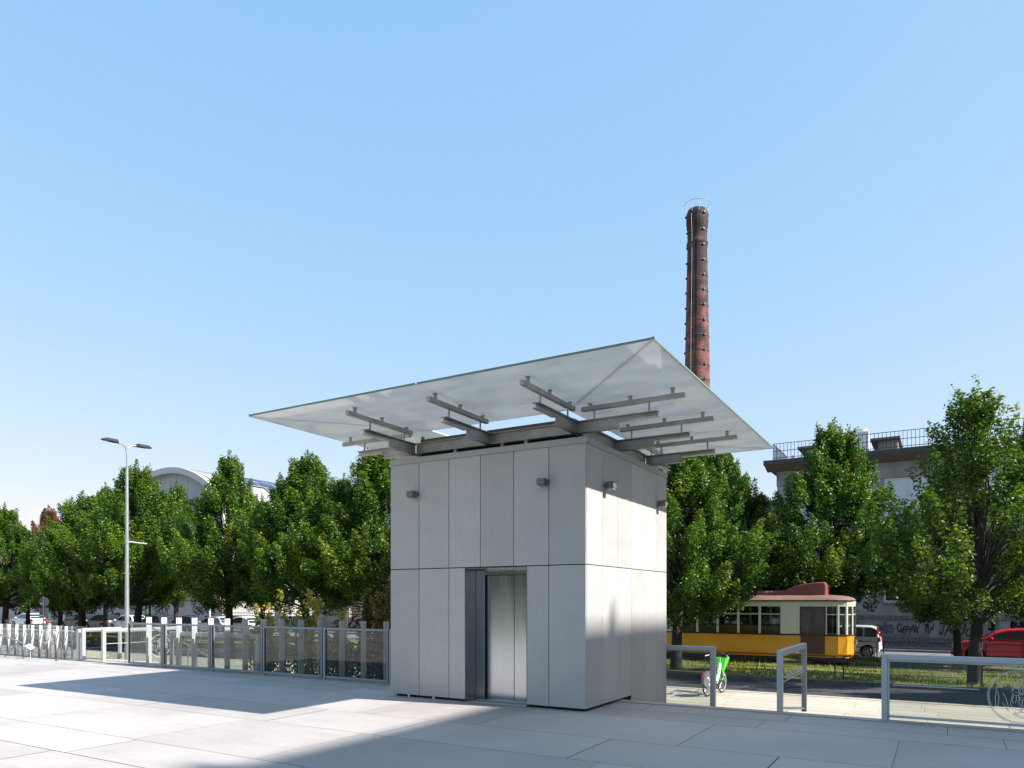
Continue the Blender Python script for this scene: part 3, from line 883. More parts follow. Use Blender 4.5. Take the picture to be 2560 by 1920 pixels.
# the mirrored arrangement at the left-hand steps
xD = at(204, KY)[0]; xE = at(255, KY)[0]
balustrade((xD, KY), (xD, KY+1.15), .016, -.12, PT-.03, 'short glass balustrade at the left-hand steps, next to the row of white fins')
tE, gE, _ = balustrade((xE, KY), (xE, KY+2.36), .016, -.28, PT-.03, 'glass balustrade with an etched emblem seen end-on beyond the clear left-most gate')
emblem(gE, (xE, KY+1.72, .36), (0,1,0), .34, (1,0,0))
mb = MB(); mb.beam((xE+.0065, KY+.10, .50), (xE+.0065, KY+1.30, .50), .003, .012); mb.build('film_stripe', M['white'], gE)
xF0 = at(427, KY+.16)[0]; xF1 = at(648, KY+.16)[0]
tF, gF, _ = balustrade((xF0, KY+.16), (xF1, KY+.16), -.05, -.05, PT-.04, 'glass balustrade with mirrored lettering seen through the grey gates and white fins')
xt = at(560, KY+.16)[0]
me, w = text_mesh('POLITECNICO MILANO 1863', .122, lambda x, y: (xt - x, KY+.1532, .42+y), spacing=1.1)
link_mesh('lettering', me, M['white'], gF)
mb = MB(); mb.beam((xF0+.1, KY+.1532, .375), (xt, KY+.1532, .375), .003, .012); mb.build('film_stripe', M['white'], gF)

# steps down to the sidewalk in both openings
def steps(x0, x1, name, label):
    mb = MB(); r_ = random.Random(1)
    for k in range(6):
        mb.box(x0, EDGE+.205+.32*k, -1.0, x1, EDGE+.2045+.32*(k+1), -.16*(k+1)+.0, r_.random())
    o = mb.build(name, M['coping'], tone=True, loc=((x0+x1)/2, EDGE+.3, -1.0))
    o['kind'] = 'structure'
steps(xb+.1, xa-.02, 'stairs', ''); steps(xE+.1, xF0-.02, 'stairs', '')

# ================================================================= grey gates and white fins (left of the pavilion)
GY = EDGE - .02
gates = [(811,971,'nearest the pavilion'), (659,806,'second from the pavilion'), (529,656,'third from the pavilion'), (408,526,'fourth from the pavilion'), (321,406,'last of the row, beside the street lamp')]
for i, (ua, ub, lab) in enumerate(gates):
    x0, t0 = at(ua, GY); x1, t1 = at(ub, GY)
    t = empty('glass_gate', (x0, GY, 0), 0, 'grey framed glass gate panel, ' + lab, 'gate', 'grey framed glass gates')
    zb, zt = .045, 1.115
    mb = MB(); w = .042
    mb.box(x0, GY-.02, zb, x0+w, GY+.02, zt); mb.box(x1-w, GY-.02, zb, x1, GY+.02, zt)
    mb.box(x0+w+.0005, GY-.02, zt-w, x1-w-.0005, GY+.02, zt); mb.box(x0+w+.0005, GY-.02, zb, x1-w-.0005, GY+.02, zb+w)
    mb.build('frame', M['gate'], t, bevel=.004, seg=1)
    mb = MB(); b_ = .018
    mb.box(x0+w+.0005, GY-.012, zb+w+.0005, x0+w+b_, GY+.012, zt-w-.0005); mb.box(x1-w-b_, GY-.012, zb+w+.0005, x1-w-.0005, GY+.012, zt-w-.0005)
    mb.build('glazing_bead', M['black_iron'], t)
    mb = MB(); mb.box(x0+w+.002, GY-.004, zb+w+.002, x1-w-.002, GY+.004, zt-w-.002)
    mb.build('glass_pane', M['glass'], t)
    # post on the right-hand (hinge) side with two hinges
    mb = MB(); mb.box(x1+.018, GY-.01, .001, x1+.085, GY+.06, zt+.0); mb.build('hinge_post', M['gate'], t, bevel=.004, seg=1)
    for hz in (.30, .90):
        mb = MB(); mb.tube([(x1-.004, GY+.012, hz), (x1+.03, GY+.012, hz)], .012, 8); mb.build('hinge', M['post'], t)

SY = EDGE + .13
fin_u = [368, 406, 443, 482, 523, 564, 609, 655, 700, 749, 798, 851, 905, 962]
xs_f = [at(u, SY)[0] for u in fin_u]
t = empty('fin_fence', (xs_f[0], SY, 0), 0, 'row of tall white metal fins standing behind the grey glass gates', 'fence')
for x in xs_f:
    mb = MB(); mb.box(x-.008, SY-.03, -.25, x+.008, SY+.125, 1.262)
    mb.build('fin', M['slat'], t, bevel=.002, seg=1)
mb = MB(); mb.box(xs_f[0]-.1, SY+.126, -.2, xs_f[-1]+.1, SY+.15, -.15)
mb.build('tie_rail', M['gate'], t)

# far-left subway balustrade: fins, glass sheets, wires
fin_u = [-18, 2, 22.4, 41.5, 61, 81, 101.7, 122.3, 143.5, 165, ]
xs_f = [at(u, SY)[0] for u in fin_u]
t = empty('fin_balustrade', (xs_f[0], SY, 0), 0, 'white fin balustrade with glass sheets, at the far left end of the plaza', 'balustrade')
for x in xs_f:
    mb = MB()
    mb.prism([(SY-.01,-.05),(SY+.03,-.05),(SY+.045,.35),(SY+.045,.955),(SY-.035,.955),(SY-.035,.35)], x-.008, x+.008, 'x')
    mb.build('fin', M['slat'], t)
    mb = MB(); mb.box(x-.03, SY-.06, .0, x-.0085, SY-.02, .42); mb.build('clamp', M['gate'], t)
for a, b in zip(xs_f[:-1], xs_f[1:]):
    mb = MB(); mb.box(a+.01, SY+.085, -.05, b-.01, SY+.095, .84); mb.build('glass_sheet', M['glassfar'], t)
mb = MB(); mb.box(xs_f[-1]+.01, SY+.085, -.05, at(195, SY)[0], SY+.095, .84); mb.build('glass_sheet', M['glassfar'], t)
mb = MB(); xe_ = at(195, SY)[0]; mb.box(xe_-.06, SY-.01, 0, xe_+.05, SY+.07, .88); mb.build('end_post', M['slat'], t)
mb = MB()
for x in xs_f: mb.box(x+.055, SY+.02, .80, x+.34, SY+.04, .835)
mb.build('top_clip', M['slat'], t)
for zz in (.12, .42):
    mb = MB(); mb.tube([(xs_f[0], SY+.045, zz), (xs_f[-1]+.3, SY+.045, zz)], .008, 6); mb.build('tension_wire', M['gate'], t)
# second row of fins on the far side of the stairwell
SY2 = SY + 2.6
t = empty('fin_balustrade', (xs_f[0]-2, SY2, -.1), 0, 'second row of fins with glass on the far side of the left stairwell', 'balustrade')
for k in range(8):
    x = at(-8 + k*27, SY2)[0]
    mb = MB(); mb.box(x-.008, SY2-.035, -.95, x+.008, SY2+.015, .80); mb.build('fin', M['gate'], t)
mb = MB(); mb.box(at(-30, SY2)[0], SY2+.02, -.95, at(215, SY2)[0], SY2+.03, .80); mb.build('glass_sheet', M['glassfar'], t)

# handrails at the stairwell
def handrail(pts, posts, label, r=.024):
    t = empty('handrail', pts[0], 0, label, 'handrail')
    mb = MB(); mb.tube(pts, r, 10); mb.build('rail', M['handrail'], t, smooth=True)
    for p, q in posts:
        mb = MB(); mb.tube([p, q], .014, 8); mb.build('baluster', M['handrail'], t, smooth=True)
HY = EDGE - .25
def pt(u, v, Y):
    x, tt = at(u, Y); return (x, Y, zat(v, tt))
a, b = pt(-12, 1582, HY), pt(58, 1608, HY)
handrail([a, b, (b[0]+.02, b[1], b[2]-.03)], [(pt(58,1609,HY), (b[0], HY, .001))], 'bronze handrail sloping across the fins at the far left edge')
a, b = pt(13, 1635, HY), pt(44, 1607, HY)
handrail([(a[0],a[1],.02), b], [], 'short bronze handrail end rising to the longer rail, at the far left', r=.02)
a, b = pt(140, 1646, HY), pt(171, 1620, HY)
handrail([(a[0],a[1],.02), b, (b[0]+.05, b[1], b[2])], [], 'short bronze handrail end in front of the last white fins', r=.022)
# stair rails seen through the left gates
hy = KY + .9
a = pt(372, 1566, hy); b = pt(470, 1612, hy+.5)
handrail([a, b], [((b[0],b[1],b[2]), (b[0],b[1],-.9))], 'bronze stair rail descending behind the emblem glass')
a = pt(444, 1599, hy+.9); b = pt(520, 1640, hy+1.2)
handrail([a, b], [((b[0],b[1],b[2]), (b[0],b[1],-.9))], 'lower bronze stair rail behind the lettered glass')

# tactile plan on a thin stand
c = pt(76, 1617, HY)
t = empty('tactile_plan', (c[0], HY, 0), 0, 'tilted white plan panel on a thin post in front of the fins', 'info panel')
mb = MB(); mb.tube([(c[0], HY, .001), (c[0], HY, c[2]-.04)], .014, 8); mb.build('stand', M['frame'], t)
mb = MB(); mb.obox((c[0]-.03, HY, c[2]), (.125,.02,-.055), (-.03,.08,.037), (.003,.0,.007)); pl = mb.build('panel', M['slat'], t, bevel=.003, seg=1)
mb = MB()
for dx, dz in ((-.02,.003),(.02,-.012),(.045,-.025)):
    mb.obox((c[0]-.03+dx, HY-.02, c[2]+.013+dz), (.014,.002,-.006), (-.004,.010,.005), (.0005,0,.0012))
mb.build('relief_mark', M['black_iron'], pl)

# ================================================================= street furniture
# double street lamp
LX, LY = -25.65, 8.5
t = empty('street_lamp', (LX, LY, -1.0), 0, 'tall grey street lamp with two black heads, behind the left gates', 'street lamp')
mb = MB(); mb.tube([(LX,LY,-1.0),(LX,LY,.4),(LX,LY,4.0),(LX,LY,7.43)], [.098,.092,.074,.058], 14); mb.build('pole', M['post'], t, smooth=True)
mb = MB(); mb.tube([(LX,LY,7.43),(LX,LY,7.46)], .066, 14); mb.tube([(LX,LY,7.461),(LX,LY,8.05)], [.040,.036], 12)
for s in (-1, 1):
    mb.tube([(LX,LY,8.05),(LX,LY+s*.03,8.22),(LX,LY+s*.09,8.34),(LX,LY+s*.20,8.41),(LX,LY+s*.32,8.44)], [.036,.034,.032,.032,.034], 10)
mb.build('double_arm', M['post'], t, smooth=True)
for s in (-1, 1):
    mb = MB(); mb.tube([(LX,LY+s*.30,8.438),(LX,LY+s*.42,8.45)], .05, 10); mb.build('arm_sleeve', M['post'], t)
    mb = MB()
    y0, y1 = LY+s*.40, LY+s*1.12
    vs = []
    for (f, hw, h) in ((0,.09,.09),(.12,.17,.13),(.75,.18,.11),(1.0,.08,.03)):
        yy = y0+(y1-y0)*f; zz = 8.425 + f*.03
        vs += [(LX-hw,yy,zz),(LX+hw,yy,zz),(LX+hw*.75,yy,zz+h),(LX-hw*.75,yy,zz+h)]
    fs = [(0,1,2,3),(15,14,13,12)]
    for i in range(3):
        for k in range(4): fs.append((i*4+k, (i+1)*4+k, (i+1)*4+(k+1)%4, i*4+(k+1)%4))
    mb.add(vs, fs); hd = mb.build('lamp_head', M['lumi'], t, bevel=.01)
    mb = MB(); mb.box(LX-.08, LY+s*.82, 8.438, LX+.08, LY+s*1.0, 8.442); mb.build('lens', M['led'], hd)
mb = MB(); mb.tube([(LX,LY,4.15),(LX,LY,4.33)], .088, 14); mb.build('collar', M['post'], t)
mb = MB(); mb.tube([(LX,LY+.08,4.24),(LX+.08,LY+.86,4.20)], .035, 10); mb.build('banner_arm', M['post'], t, smooth=True)
mb = MB(); mb.box(LX-.05,LY-.115,.3,LX+.05,LY-.085,.55); mb.build('service_door', M['post'], t)

# road sign seen from behind
x, tt = at(108, 11.4)
t = empty('road_sign', (x, 11.4, -1.0), 0, 'road sign post with a round and a square plate seen from their dark backs', 'road sign')
mb = MB(); mb.tube([(x,11.4,-1.0),(x,11.4,1.92)], .035, 10); mb.build('post', M['signback'], t, smooth=True)
f = Vector((FX, FY, 0)); rr = Vector((RX, RY, 0)); c = Vector((x, 11.4, 0)) + f*.06
mb = MB(); n = 24
vs = []; 
for d_ in (0, .02):
    for k in range(n):
        a = 2*math.pi*k/n; vs.append(tuple(c + f*d_ + rr*math.cos(a)*.27 + Vector((0,0,1.62+math.sin(a)*.27))))
mb.add(vs, [tuple(range(n)), tuple(range(2*n-1,n-1,-1))] + [(k,(k+1)%n,n+(k+1)%n,n+k) for k in range(n)])
mb.build('round_plate', M['signback'], t)
mb = MB(); mb.obox(c + Vector((0,0,1.02)), rr*.25, f*.012, Vector((0,0,.28))); mb.build('square_plate', M['signback'], t)
mb = MB()
for zz in (1.52, .86): mb.obox(c - rr*.13 - f*.014 + Vector((0,0,zz)), rr*.06, f*.0015, Vector((0,0,.03)))
mb.build('sticker', M['white'], t)

def pole(name, u, Y, h, r0, r1, m, label, cat, z0=-1.0):
    x, _ = at(u, Y)
    t = empty(name, (x, Y, z0), 0, label, cat)
    mb = MB(); mb.tube([(x,Y,z0),(x,Y,z0+h)], [r0,r1], 12); mb.build('shaft', m, t, smooth=True)
    mb = MB(); mb.tube([(x,Y,z0),(x,Y,z0+.5)], r0*1.25, 12); mb.build('sleeve', m, t, smooth=True)
    return x
pole('tram_pole', 367, 21.4, 7.2, .12, .09, M['green_pole'], 'dark green tram pole between the trees, right of the street lamp', 'pole')
pole('tram_pole', 374, 25.4, 7.2, .10, .08, M['green_pole'], 'second dark green tram pole just behind the first', 'pole')
pole('lamp_post', 162, 34.9, 8.5, .17, .10, M['pale_pole'], 'pale concrete post behind the black hatchback at the left', 'pole', -.98)
pole('lamp_post', 524, 27.4, 8.0, .10, .07, M['pale_pole'], 'thin white post in front of the silver hatchback', 'pole')

# contact wires of the tram
for (yy, lab) in ((19.92, 'thin overhead tram wire over the near track'), (23.18, 'thin overhead tram wire over the track the tram runs on')):
    mb = MB(); mb.tube([(-70+6*k, yy, 4.55 + .05*((k%4)-2)**2*.2) for k in range(17)], .011, 6)
    o = mb.build('overhead_wire', M['black_iron'], loc=(-70, yy, 4.5)); tag(o, lab, 'wire', 'overhead tram wires')

# low black railings along the verge: one panel built, the rest copied
def railing_panel(L=3.72, h=.80):
    t = empty('low_railing', (0,0,0))
    for x in (.02, L-.02):
        mb = MB(); mb.box(x-.02,-.02,0,x+.02,.02,h-.03); mb.build('post', M['black_iron'], t, local=True)
    mb = MB(); mb.box(0,-.025,h-.0295,L,.025,h); mb.build('top_rail', M['black_iron'], t, local=True)
    mb = MB(); mb.box(.041,-.012,h*.62,L-.041,.012,h*.62+.025); mb.build('mid_rail', M['black_iron'], t, local=True)
    return t
rp = railing_panel()
def put_rail(x, y, first=False):
    o = rp if first else copy_tree(rp)
    o.location = (x, y, -.995)
    near = y < 20
    tag(o, 'low black iron railing panel along the near edge of the grass verge' if near else 'low black iron railing panel along the far edge of the verge, by the parked cars', 'railing', 'near verge railings' if near else 'far verge railings')
xr = at(2104, 16.9)[0]
k = 0
for j in range(-2, 14):
    put_rail(xr + .04 - 3.95*j, 16.9, k == 0); k += 1
xr = at(2205, 27.4)[0]
for j in range(-2, 15):
    put_rail(xr + .04 - 3.95*j, 27.4)
# a lower hoop fence near the tree at right
t = None

# ================================================================= bicycle
def bicycle():
    rear = pt(1769, 1741, 0)
    x0, y0 = CAM[0] + FX*20.38 + RX*5.49, CAM[1] + FY*20.38 + RY*5.49
    x1, y1 = CAM[0] + FX*21.12 + RX*6.06, CAM[1] + FY*21.12 + RY*6.06
    ang = math.atan2(y1-y0, x1-x0)
    t = empty('bicycle', (x0, y0, -.998), ang, 'bright green and white hire bicycle parked on the pale sidewalk', 'bicycle')
    green = mat('bike_green', (.10,.62,.07), .35, var=.03, coat=.4); white = mat('bike_white', (.72,.73,.72), .35, var=.03)
    black = mat('bike_black', (.02,.02,.022), .5, var=.1); grey = mat('bike_guard', (.16,.165,.17), .5, var=.05); red = mat('bike_red', (.45,.02,.02), .3, var=0)
    def B(mb, n, m, p=t, **k): return mb.build(n, m, p, local=True, **k)
    wr = .335; WB = 1.08
    for xx in (0, WB):
        mb = MB(); mb.ring((xx,0,wr), wr-.022, .022, 36, 8, 'y'); w = B(mb, 'wheel', black, smooth=True)
        mb = MB(); mb.ring((xx,0,wr), wr-.05, .012, 36, 6, 'y'); B(mb, 'rim', M['galv_pale'], w, smooth=True)
        mb = MB()
        for k in range(16):
            a = 2*math.pi*k/16; mb.tube([(xx,.02*(-1)**k,wr),(xx+(wr-.05)*math.cos(a),0,wr+(wr-.05)*math.sin(a))], .0022, 4, False)
        B(mb, 'spokes', M['galv_pale'], w)
        mb = MB(); mb.tube([(xx,-.06,wr),(xx,.06,wr)], .045 if xx == 0 else .03, 12); B(mb, 'hub', white if xx == 0 else black, w)
    # step-through frame: white lower tube, green front column
    mb = MB(); mb.tube([(.46,0,.30),(.62,0,.36),(.80,0,.62),(.90,0,.88)], [.05,.06,.055,.045], 12)
    mb.tube([(.44,0,.30),(.34,0,.62),(.28,0,.80)], [.035,.03,.026], 10)
    for s in (-1,1): mb.tube([(0,s*.06,wr),(.44,s*.05,.30)], .016, 8); mb.tube([(0,s*.06,wr),(.31,s*.03,.68)], .012, 8)
    B(mb, 'frame', white, smooth=True)
    mb = MB(); mb.tube([(.93,0,.70),(.90,0,.86),(.86,0,1.06)], [.034,.036,.03], 10)
    for s in (-1,1): mb.tube([(.94,s*.045,.70),(.985,s*.055,.60),(WB,s*.06,wr)], [.02,.02,.015], 8)
    mb.tube([(.94,-.055,.70),(.94,.055,.70)], .022, 8); mb.tube([(.70,0,.60),(.92,0,.74)], .04, 10)
    B(mb, 'front_fork', green, smooth=True)
    mb = MB()
    vs = []
    for (zz, xa, xb, hw) in ((.62,1.0,1.04,.07),(.72,.97,1.10,.10),(1.0,.96,1.26,.15),(1.03,.95,1.27,.155)):
        vs += [(xa,-hw,zz),(xb,-hw,zz),(xb,hw,zz),(xa,hw,zz)]
    fs = [(3,2,1,0)]
    for i in range(3):
        for k in range(4): fs.append((i*4+k,i*4+(k+1)%4,(i+1)*4+(k+1)%4,(i+1)*4+k))
    mb.add(vs, fs); B(mb, 'basket', green, bevel=.01)
    mb = MB(); mb.box(1.0,-.11,1.0,1.22,.11,1.022); B(mb, 'basket_liner', black)
    mb = MB(); mb.tube([(.86,0,1.05),(.84,0,1.12)], .028, 10); mb.tube([(.70,-.30,1.10),(.80,-.20,1.13),(.85,0,1.13),(.80,.20,1.13),(.70,.30,1.10)], .013, 8); B(mb, 'handlebar', black, smooth=True)
    for s in (-1,1):
        mb = MB(); mb.tube([(.74,s*.265,1.112),(.64,s*.345,1.085)], .019, 8); B(mb, 'grip', M['galv_pale'])
        mb = MB(); mb.tube([(.86,s*.20,1.118),(.80,s*.30,1.09)], .007, 6); B(mb, 'brake_lever', black)
    mb = MB(); mb.box(.84,-.05,1.13,.92,.05,1.20); B(mb, 'console', black, bevel=.01)
    mb = MB(); mb.tube([(.29,0,.78),(.26,0,.93)], .014, 8); B(mb, 'seat_post', M['galv_pale'])
    mb = MB(); mb.sphere((.20,0,.955), .13, .085, .035); mb.sphere((.34,0,.955), .12, .035, .028); B(mb, 'saddle', black, smooth=True)
    # rear guard with skirt
    mb = MB(); n = 18; vs = []; fs = []
    for i in range(n+1):
        a = R(-10 + 190*i/n); ro = wr+.045
        for s in (-1,1): vs.append((ro*math.cos(a), s*.035, wr+ro*math.sin(a)))
    for i in range(n): fs.append((2*i,2*i+1,2*i+3,2*i+2))
    mb.add(vs, fs)
    for s in (-1,1):
        p = [((wr+.045)*math.cos(R(a)), (wr+.045)*math.sin(R(a))+wr) for a in range(20,172,10)]
        p = p + [(-.30,.34),(-.02,.20),(.22,.28)]
        mb.prism(p, s*.04-.002, s*.04+.002, 'y')
    gd = B(mb, 'mudguard', grey)
    mb = MB()
    for (xa, zz) in ((-.12,.50),(.02,.44)): mb.box(xa,-.044,zz,xa+.11,-.0425,zz+.05)
    B(mb, 'white_decal', white, gd)
    mb = MB(); mb.box(-.40,-.035,.60,-.34,.035,.70); B(mb, 'tail_light', red, bevel=.008)
    mb = MB(); mb.ring((.44,-.06,.30), .08, .008, 20, 6, 'y'); B(mb, 'chainring', black)
    for s in (-1,1):
        mb = MB(); mb.tube([(.44,s*.08,.30),(.44+s*.12,s*.08,.30-s*.10)], .011, 8); mb.box(.44+s*.12-.045,s*.08,.29-s*.10,.44+s*.12+.045,s*.08+s*.09,.312-s*.10); B(mb, 'crank', black)
    mb = MB(); mb.tube([(.40,.07,.28),(.34,.22,.01)], .010, 8); B(mb, 'kickstand', black)
    return t
bicycle()
# ================================================================= tram
def tram():
    CY = 23.18; XM = -3.35; XN = XM+4.97; XR = XM-4.97
    t = empty('tram', (XM, CY, -1.0), 0, 'yellow and cream vintage tram with a brown roof passing behind the verge', 'tram')
    yellow = mat('tram_yellow', (.74,.32,.012), .38, var=.07, scale=1.5, coat=.25); cream = mat('tram_cream', (.60,.58,.45), .4, var=.06, coat=.2)
    brown = mat('tram_door_brown', (.085,.042,.03), .4, var=.15); roofm = mat('tram_roof', (.22,.12,.085), .6, var=.15, scale=2)
    cler = mat('tram_clerestory', (.25,.062,.055), .55, var=.12, scale=2); black = mat('tram_black', (.02,.018,.018), .6, var=.2); wood = mat('tram_wood', (.22,.12,.05), .5, var=.2)
    tg = glass('tram_glass', (.84,.87,.85), .9)
    # half plan: (distance from middle, half width)
    hp = [(0,1.18),(2.24,1.18),(2.93,1.03),(3.93,1.02),(4.40,1.0),(4.72,.86),(4.92,.60),(4.97,.0)]
    def plan(off=0):
        pts = []
        for sx in (1,-1):
            seq = hp[1:-1] if sx == 1 else hp[1:-1]
        right = [(XM+d, CY-(w+off)) for d, w in hp[1:-1]]; right2 = [(XM+d, CY+(w+off)) for d, w in reversed(hp[1:-1])]
        left2 = [(XM-d, CY+(w+off)) for d, w in hp[1:-1]]; left = [(XM-d, CY-(w+off)) for d, w in reversed(hp[1:-1])]
        return right + right2 + left2 + left
    def ringprism(p, z0, z1): return MB().prism(p, z0, z1, 'z')
    ringprism(plan(0), -.52, .24).build('lower_body', yellow, t, bevel=.01)
    ringprism(plan(.012), .2405, .30).build('belt_rail', black, t)
    ringprism(plan(-.12), -.66, -.5205).build('skirt', yellow, t)
    ringprism(plan(-.15), -.80, -.6605).build('underframe', black, t)
    ringprism(plan(-.0), 1.45, 1.66).build('fascia', cream, t)
    ringprism(plan(.05), 1.6605, 1.715).build('gutter', black, t)
    # pillars and panes round the body
    P = plan(0); n = len(P)
    allp = []
    for i in range(n):
        a, b = Vector((*P[i],0)), Vector((*P[(i+1)%n],0)); L = (b-a).length
        k = max(1, round(L/.90)) if L > 1.3 else 1
        for j in range(k):
            allp.append((a.lerp(b, j/k), a.lerp(b, (j+1)/k), L, a, b))
        mid = Vector((XM, CY, 0))
    for (a, b, L, A, B) in allp:
        d = (b-a).normalized(); nrm = Vector((d.y,-d.x,0))
        if (a+b).dot(nrm)*.5 - mid.dot(nrm) < 0: nrm = -nrm
        xm = abs((a+b).x/2 - XM)
        w = .05
        if 2.24 < xm < 2.93:      # solid tapered panel
            mb = MB(); mb.obox((a+b)/2 - nrm*.03 + Vector((0,0,.875)), d*((b-a).length/2-.001), nrm*.03, Vector((0,0,.574))); mb.build('corner_panel', cream, t)
            continue
        if 2.93 < xm < 3.93 and L < 1.3:      # doors
            mb = MB(); mb.obox((a+b)/2 - nrm*.02 + Vector((0,0,.46)), d*((b-a).length/2-.03), nrm*.03, Vector((0,0,.98)))
            dr = mb.build('door', brown, t)
            for s in (-.25,.25):
                mb = MB(); mb.obox((a+b)/2 + nrm*.0115 + d*s + Vector((0,0,.86)), d*.17, nrm*.004, Vector((0,0,.45))); mb.build('door_window', M['pane'], dr)
            continue
        for p, s in ((a,1),(b,-1)):
            mb = MB(); mb.obox(p + d*s*w*.5 - nrm*.025 + Vector((0,0,.875)), d*w*.5, nrm*.025, Vector((0,0,.574))); mb.build('window_pillar', cream, t)
        mb = MB(); mb.obox((a+b)/2 - nrm*.025 + Vector((0,0,1.12)), d*((b-a).length/2-w-.001), nrm*.012, Vector((0,0,.018))); mb.build('window_bar', cream, t)
        mb = MB(); mb.obox((a+b)/2 - nrm*.03 + Vector((0,0,.875)), d*((b-a).length/2-w-.0015), nrm*.004, Vector((0,0,.574)))
        mb.build('window', tg, t)
    # wooden benches and far wall trim seen through the windows
    for s in (-1,1):
        mb = MB(); mb.box(XM-2.2, CY+s*1.0-.0, .302, XM+2.2, CY+s*.72, .62); mb.build('bench', wood, t)
    # roof: shallow vault following the plan
    mb = MB(); Q = plan(.045); m = len(Q)
    lev = [(1.0,1.7155),(.93,1.80),(.75,1.89),(.45,1.95),(.1,1.97)]
    vs = []; fs = []
    for f, z in lev:
        for (x, y) in Q:
            fx = XM + (x-XM)*(1-(1-f)*.22) ; vs.append((fx, CY+(y-CY)*f, z - .10*max(0,(abs(x-XM)-4.2))*(1-f)))
    for i in range(len(lev)-1):
        for k in range(m): fs.append((i*m+k, i*m+(k+1)%m, (i+1)*m+(k+1)%m, (i+1)*m+k))
    fs.append(tuple(range((len(lev)-1)*m, len(lev)*m)))
    mb.add(vs, fs); mb.build('roof', roofm, t, smooth=True)
    mb = MB(); mb.prism([(CY-.62,1.88),(CY+.62,1.88),(CY+.60,2.06),(CY+.45,2.12),(CY-.45,2.12),(CY-.60,2.06)], XM-2.6, XM+2.3, 'x'); mb.build('clerestory', cler, t, bevel=.03)
    mb = MB(); pr = [(2.22,1.9),(2.30,2.15),(2.75,2.36),(3.5,2.46),(3.85,2.47),(3.90,2.30),(3.88,1.88)]
    mb.prism([(XM+x, z) for x, z in pr], CY-.62, CY+.62, 'y'); mb.build('roof_housing', cler, t, bevel=.05)
    mb = MB(); mb.tube([(XM-1.5,CY,2.12),(XM-1.5,CY,2.35)], .05, 8)
    for s in (-1,1): mb.tube([(XM-1.5,CY+s*.3,2.3),(XM-.6,CY+s*.35,3.3),(XM-1.5,CY+s*.4,4.42)], .02, 6)
    mb.tube([(XM-1.5,CY-.8,4.44),(XM-1.5,CY+.8,4.44)], .025, 6); mb.build('pantograph', black, t)
    # running gear
    for bx in (XM-2.6, XM+2.4):
        mb = MB(); mb.box(bx-1.1, CY-.95, -.86, bx+1.1, CY-.85, -.68); mb.box(bx-1.1, CY+.85, -.86, bx+1.1, CY+.95, -.68); mb.box(bx-.15, CY-.9, -.82, bx+.15, CY+.9, -.70); bg = mb.build('bogie', black, t)
        for wx in (bx-.8, bx+.8):
            for wy in (CY-.73, CY+.73):
                mb = MB(); mb.lathe([(.30,-.05),(.33,-.04),(.33,.04),(.30,.05)], (wx, wy, -.64), 24, 'y'); mb.build('wheel', M['rail'], bg)
    for s, xx in ((1,XN),(-1,XR)):
        mb = MB(); mb.lathe([(.13,-.02),(.13,.03),(.10,.05)], (0,0,0), 20)
        v2 = [(xx + s*(v[2]+.005), CY+v[0], -.05+v[1]) for v in mb.v]; m2 = MB(); m2.add(v2, mb.f); m2.build('headlight', M['lens'], t)
        mb = MB(); mb.box(xx-.02, CY-.7, -.62, xx+s*.16, CY+.7, -.50); mb.build('bumper', black, t, bevel=.02)
    for s in (-1,1):
        for dx in (3.43,-3.43):
            mb = MB(); mb.box(XM+dx-.45, CY+s*1.03, -.72, XM+dx+.45, CY+s*1.14, -.68); mb.build('step', black, t)
    return t
tram()

# ================================================================= cars
CM = {}
def paint(name, c, rough=.25, metal=0.):
    if name not in CM: CM[name] = mat('car_'+name, c, rough, metal, var=.03, coat=.6 if max(c) > .1 else .15)
    return CM[name]
CM['tyre'] = mat('tyre', (.02,.02,.021), .85, var=.15); CM['rim'] = mat('alloy', (.48,.49,.50), .3, .8, var=.05); CM['trim'] = mat('car_trim', (.025,.025,.027), .6, var=.1)
CM['tail'] = mat('tail_red', (.42,.012,.015), .2, var=.1); CM['head'] = mat('headlamp', (.62,.66,.68), .15, var=.15); CM['plate'] = mat('number_plate', (.75,.76,.76), .5, var=.02); CM['cglass'] = mat('car_glass', (.025,.032,.034), .05, var=.2, scale=1.2, spec=.9)

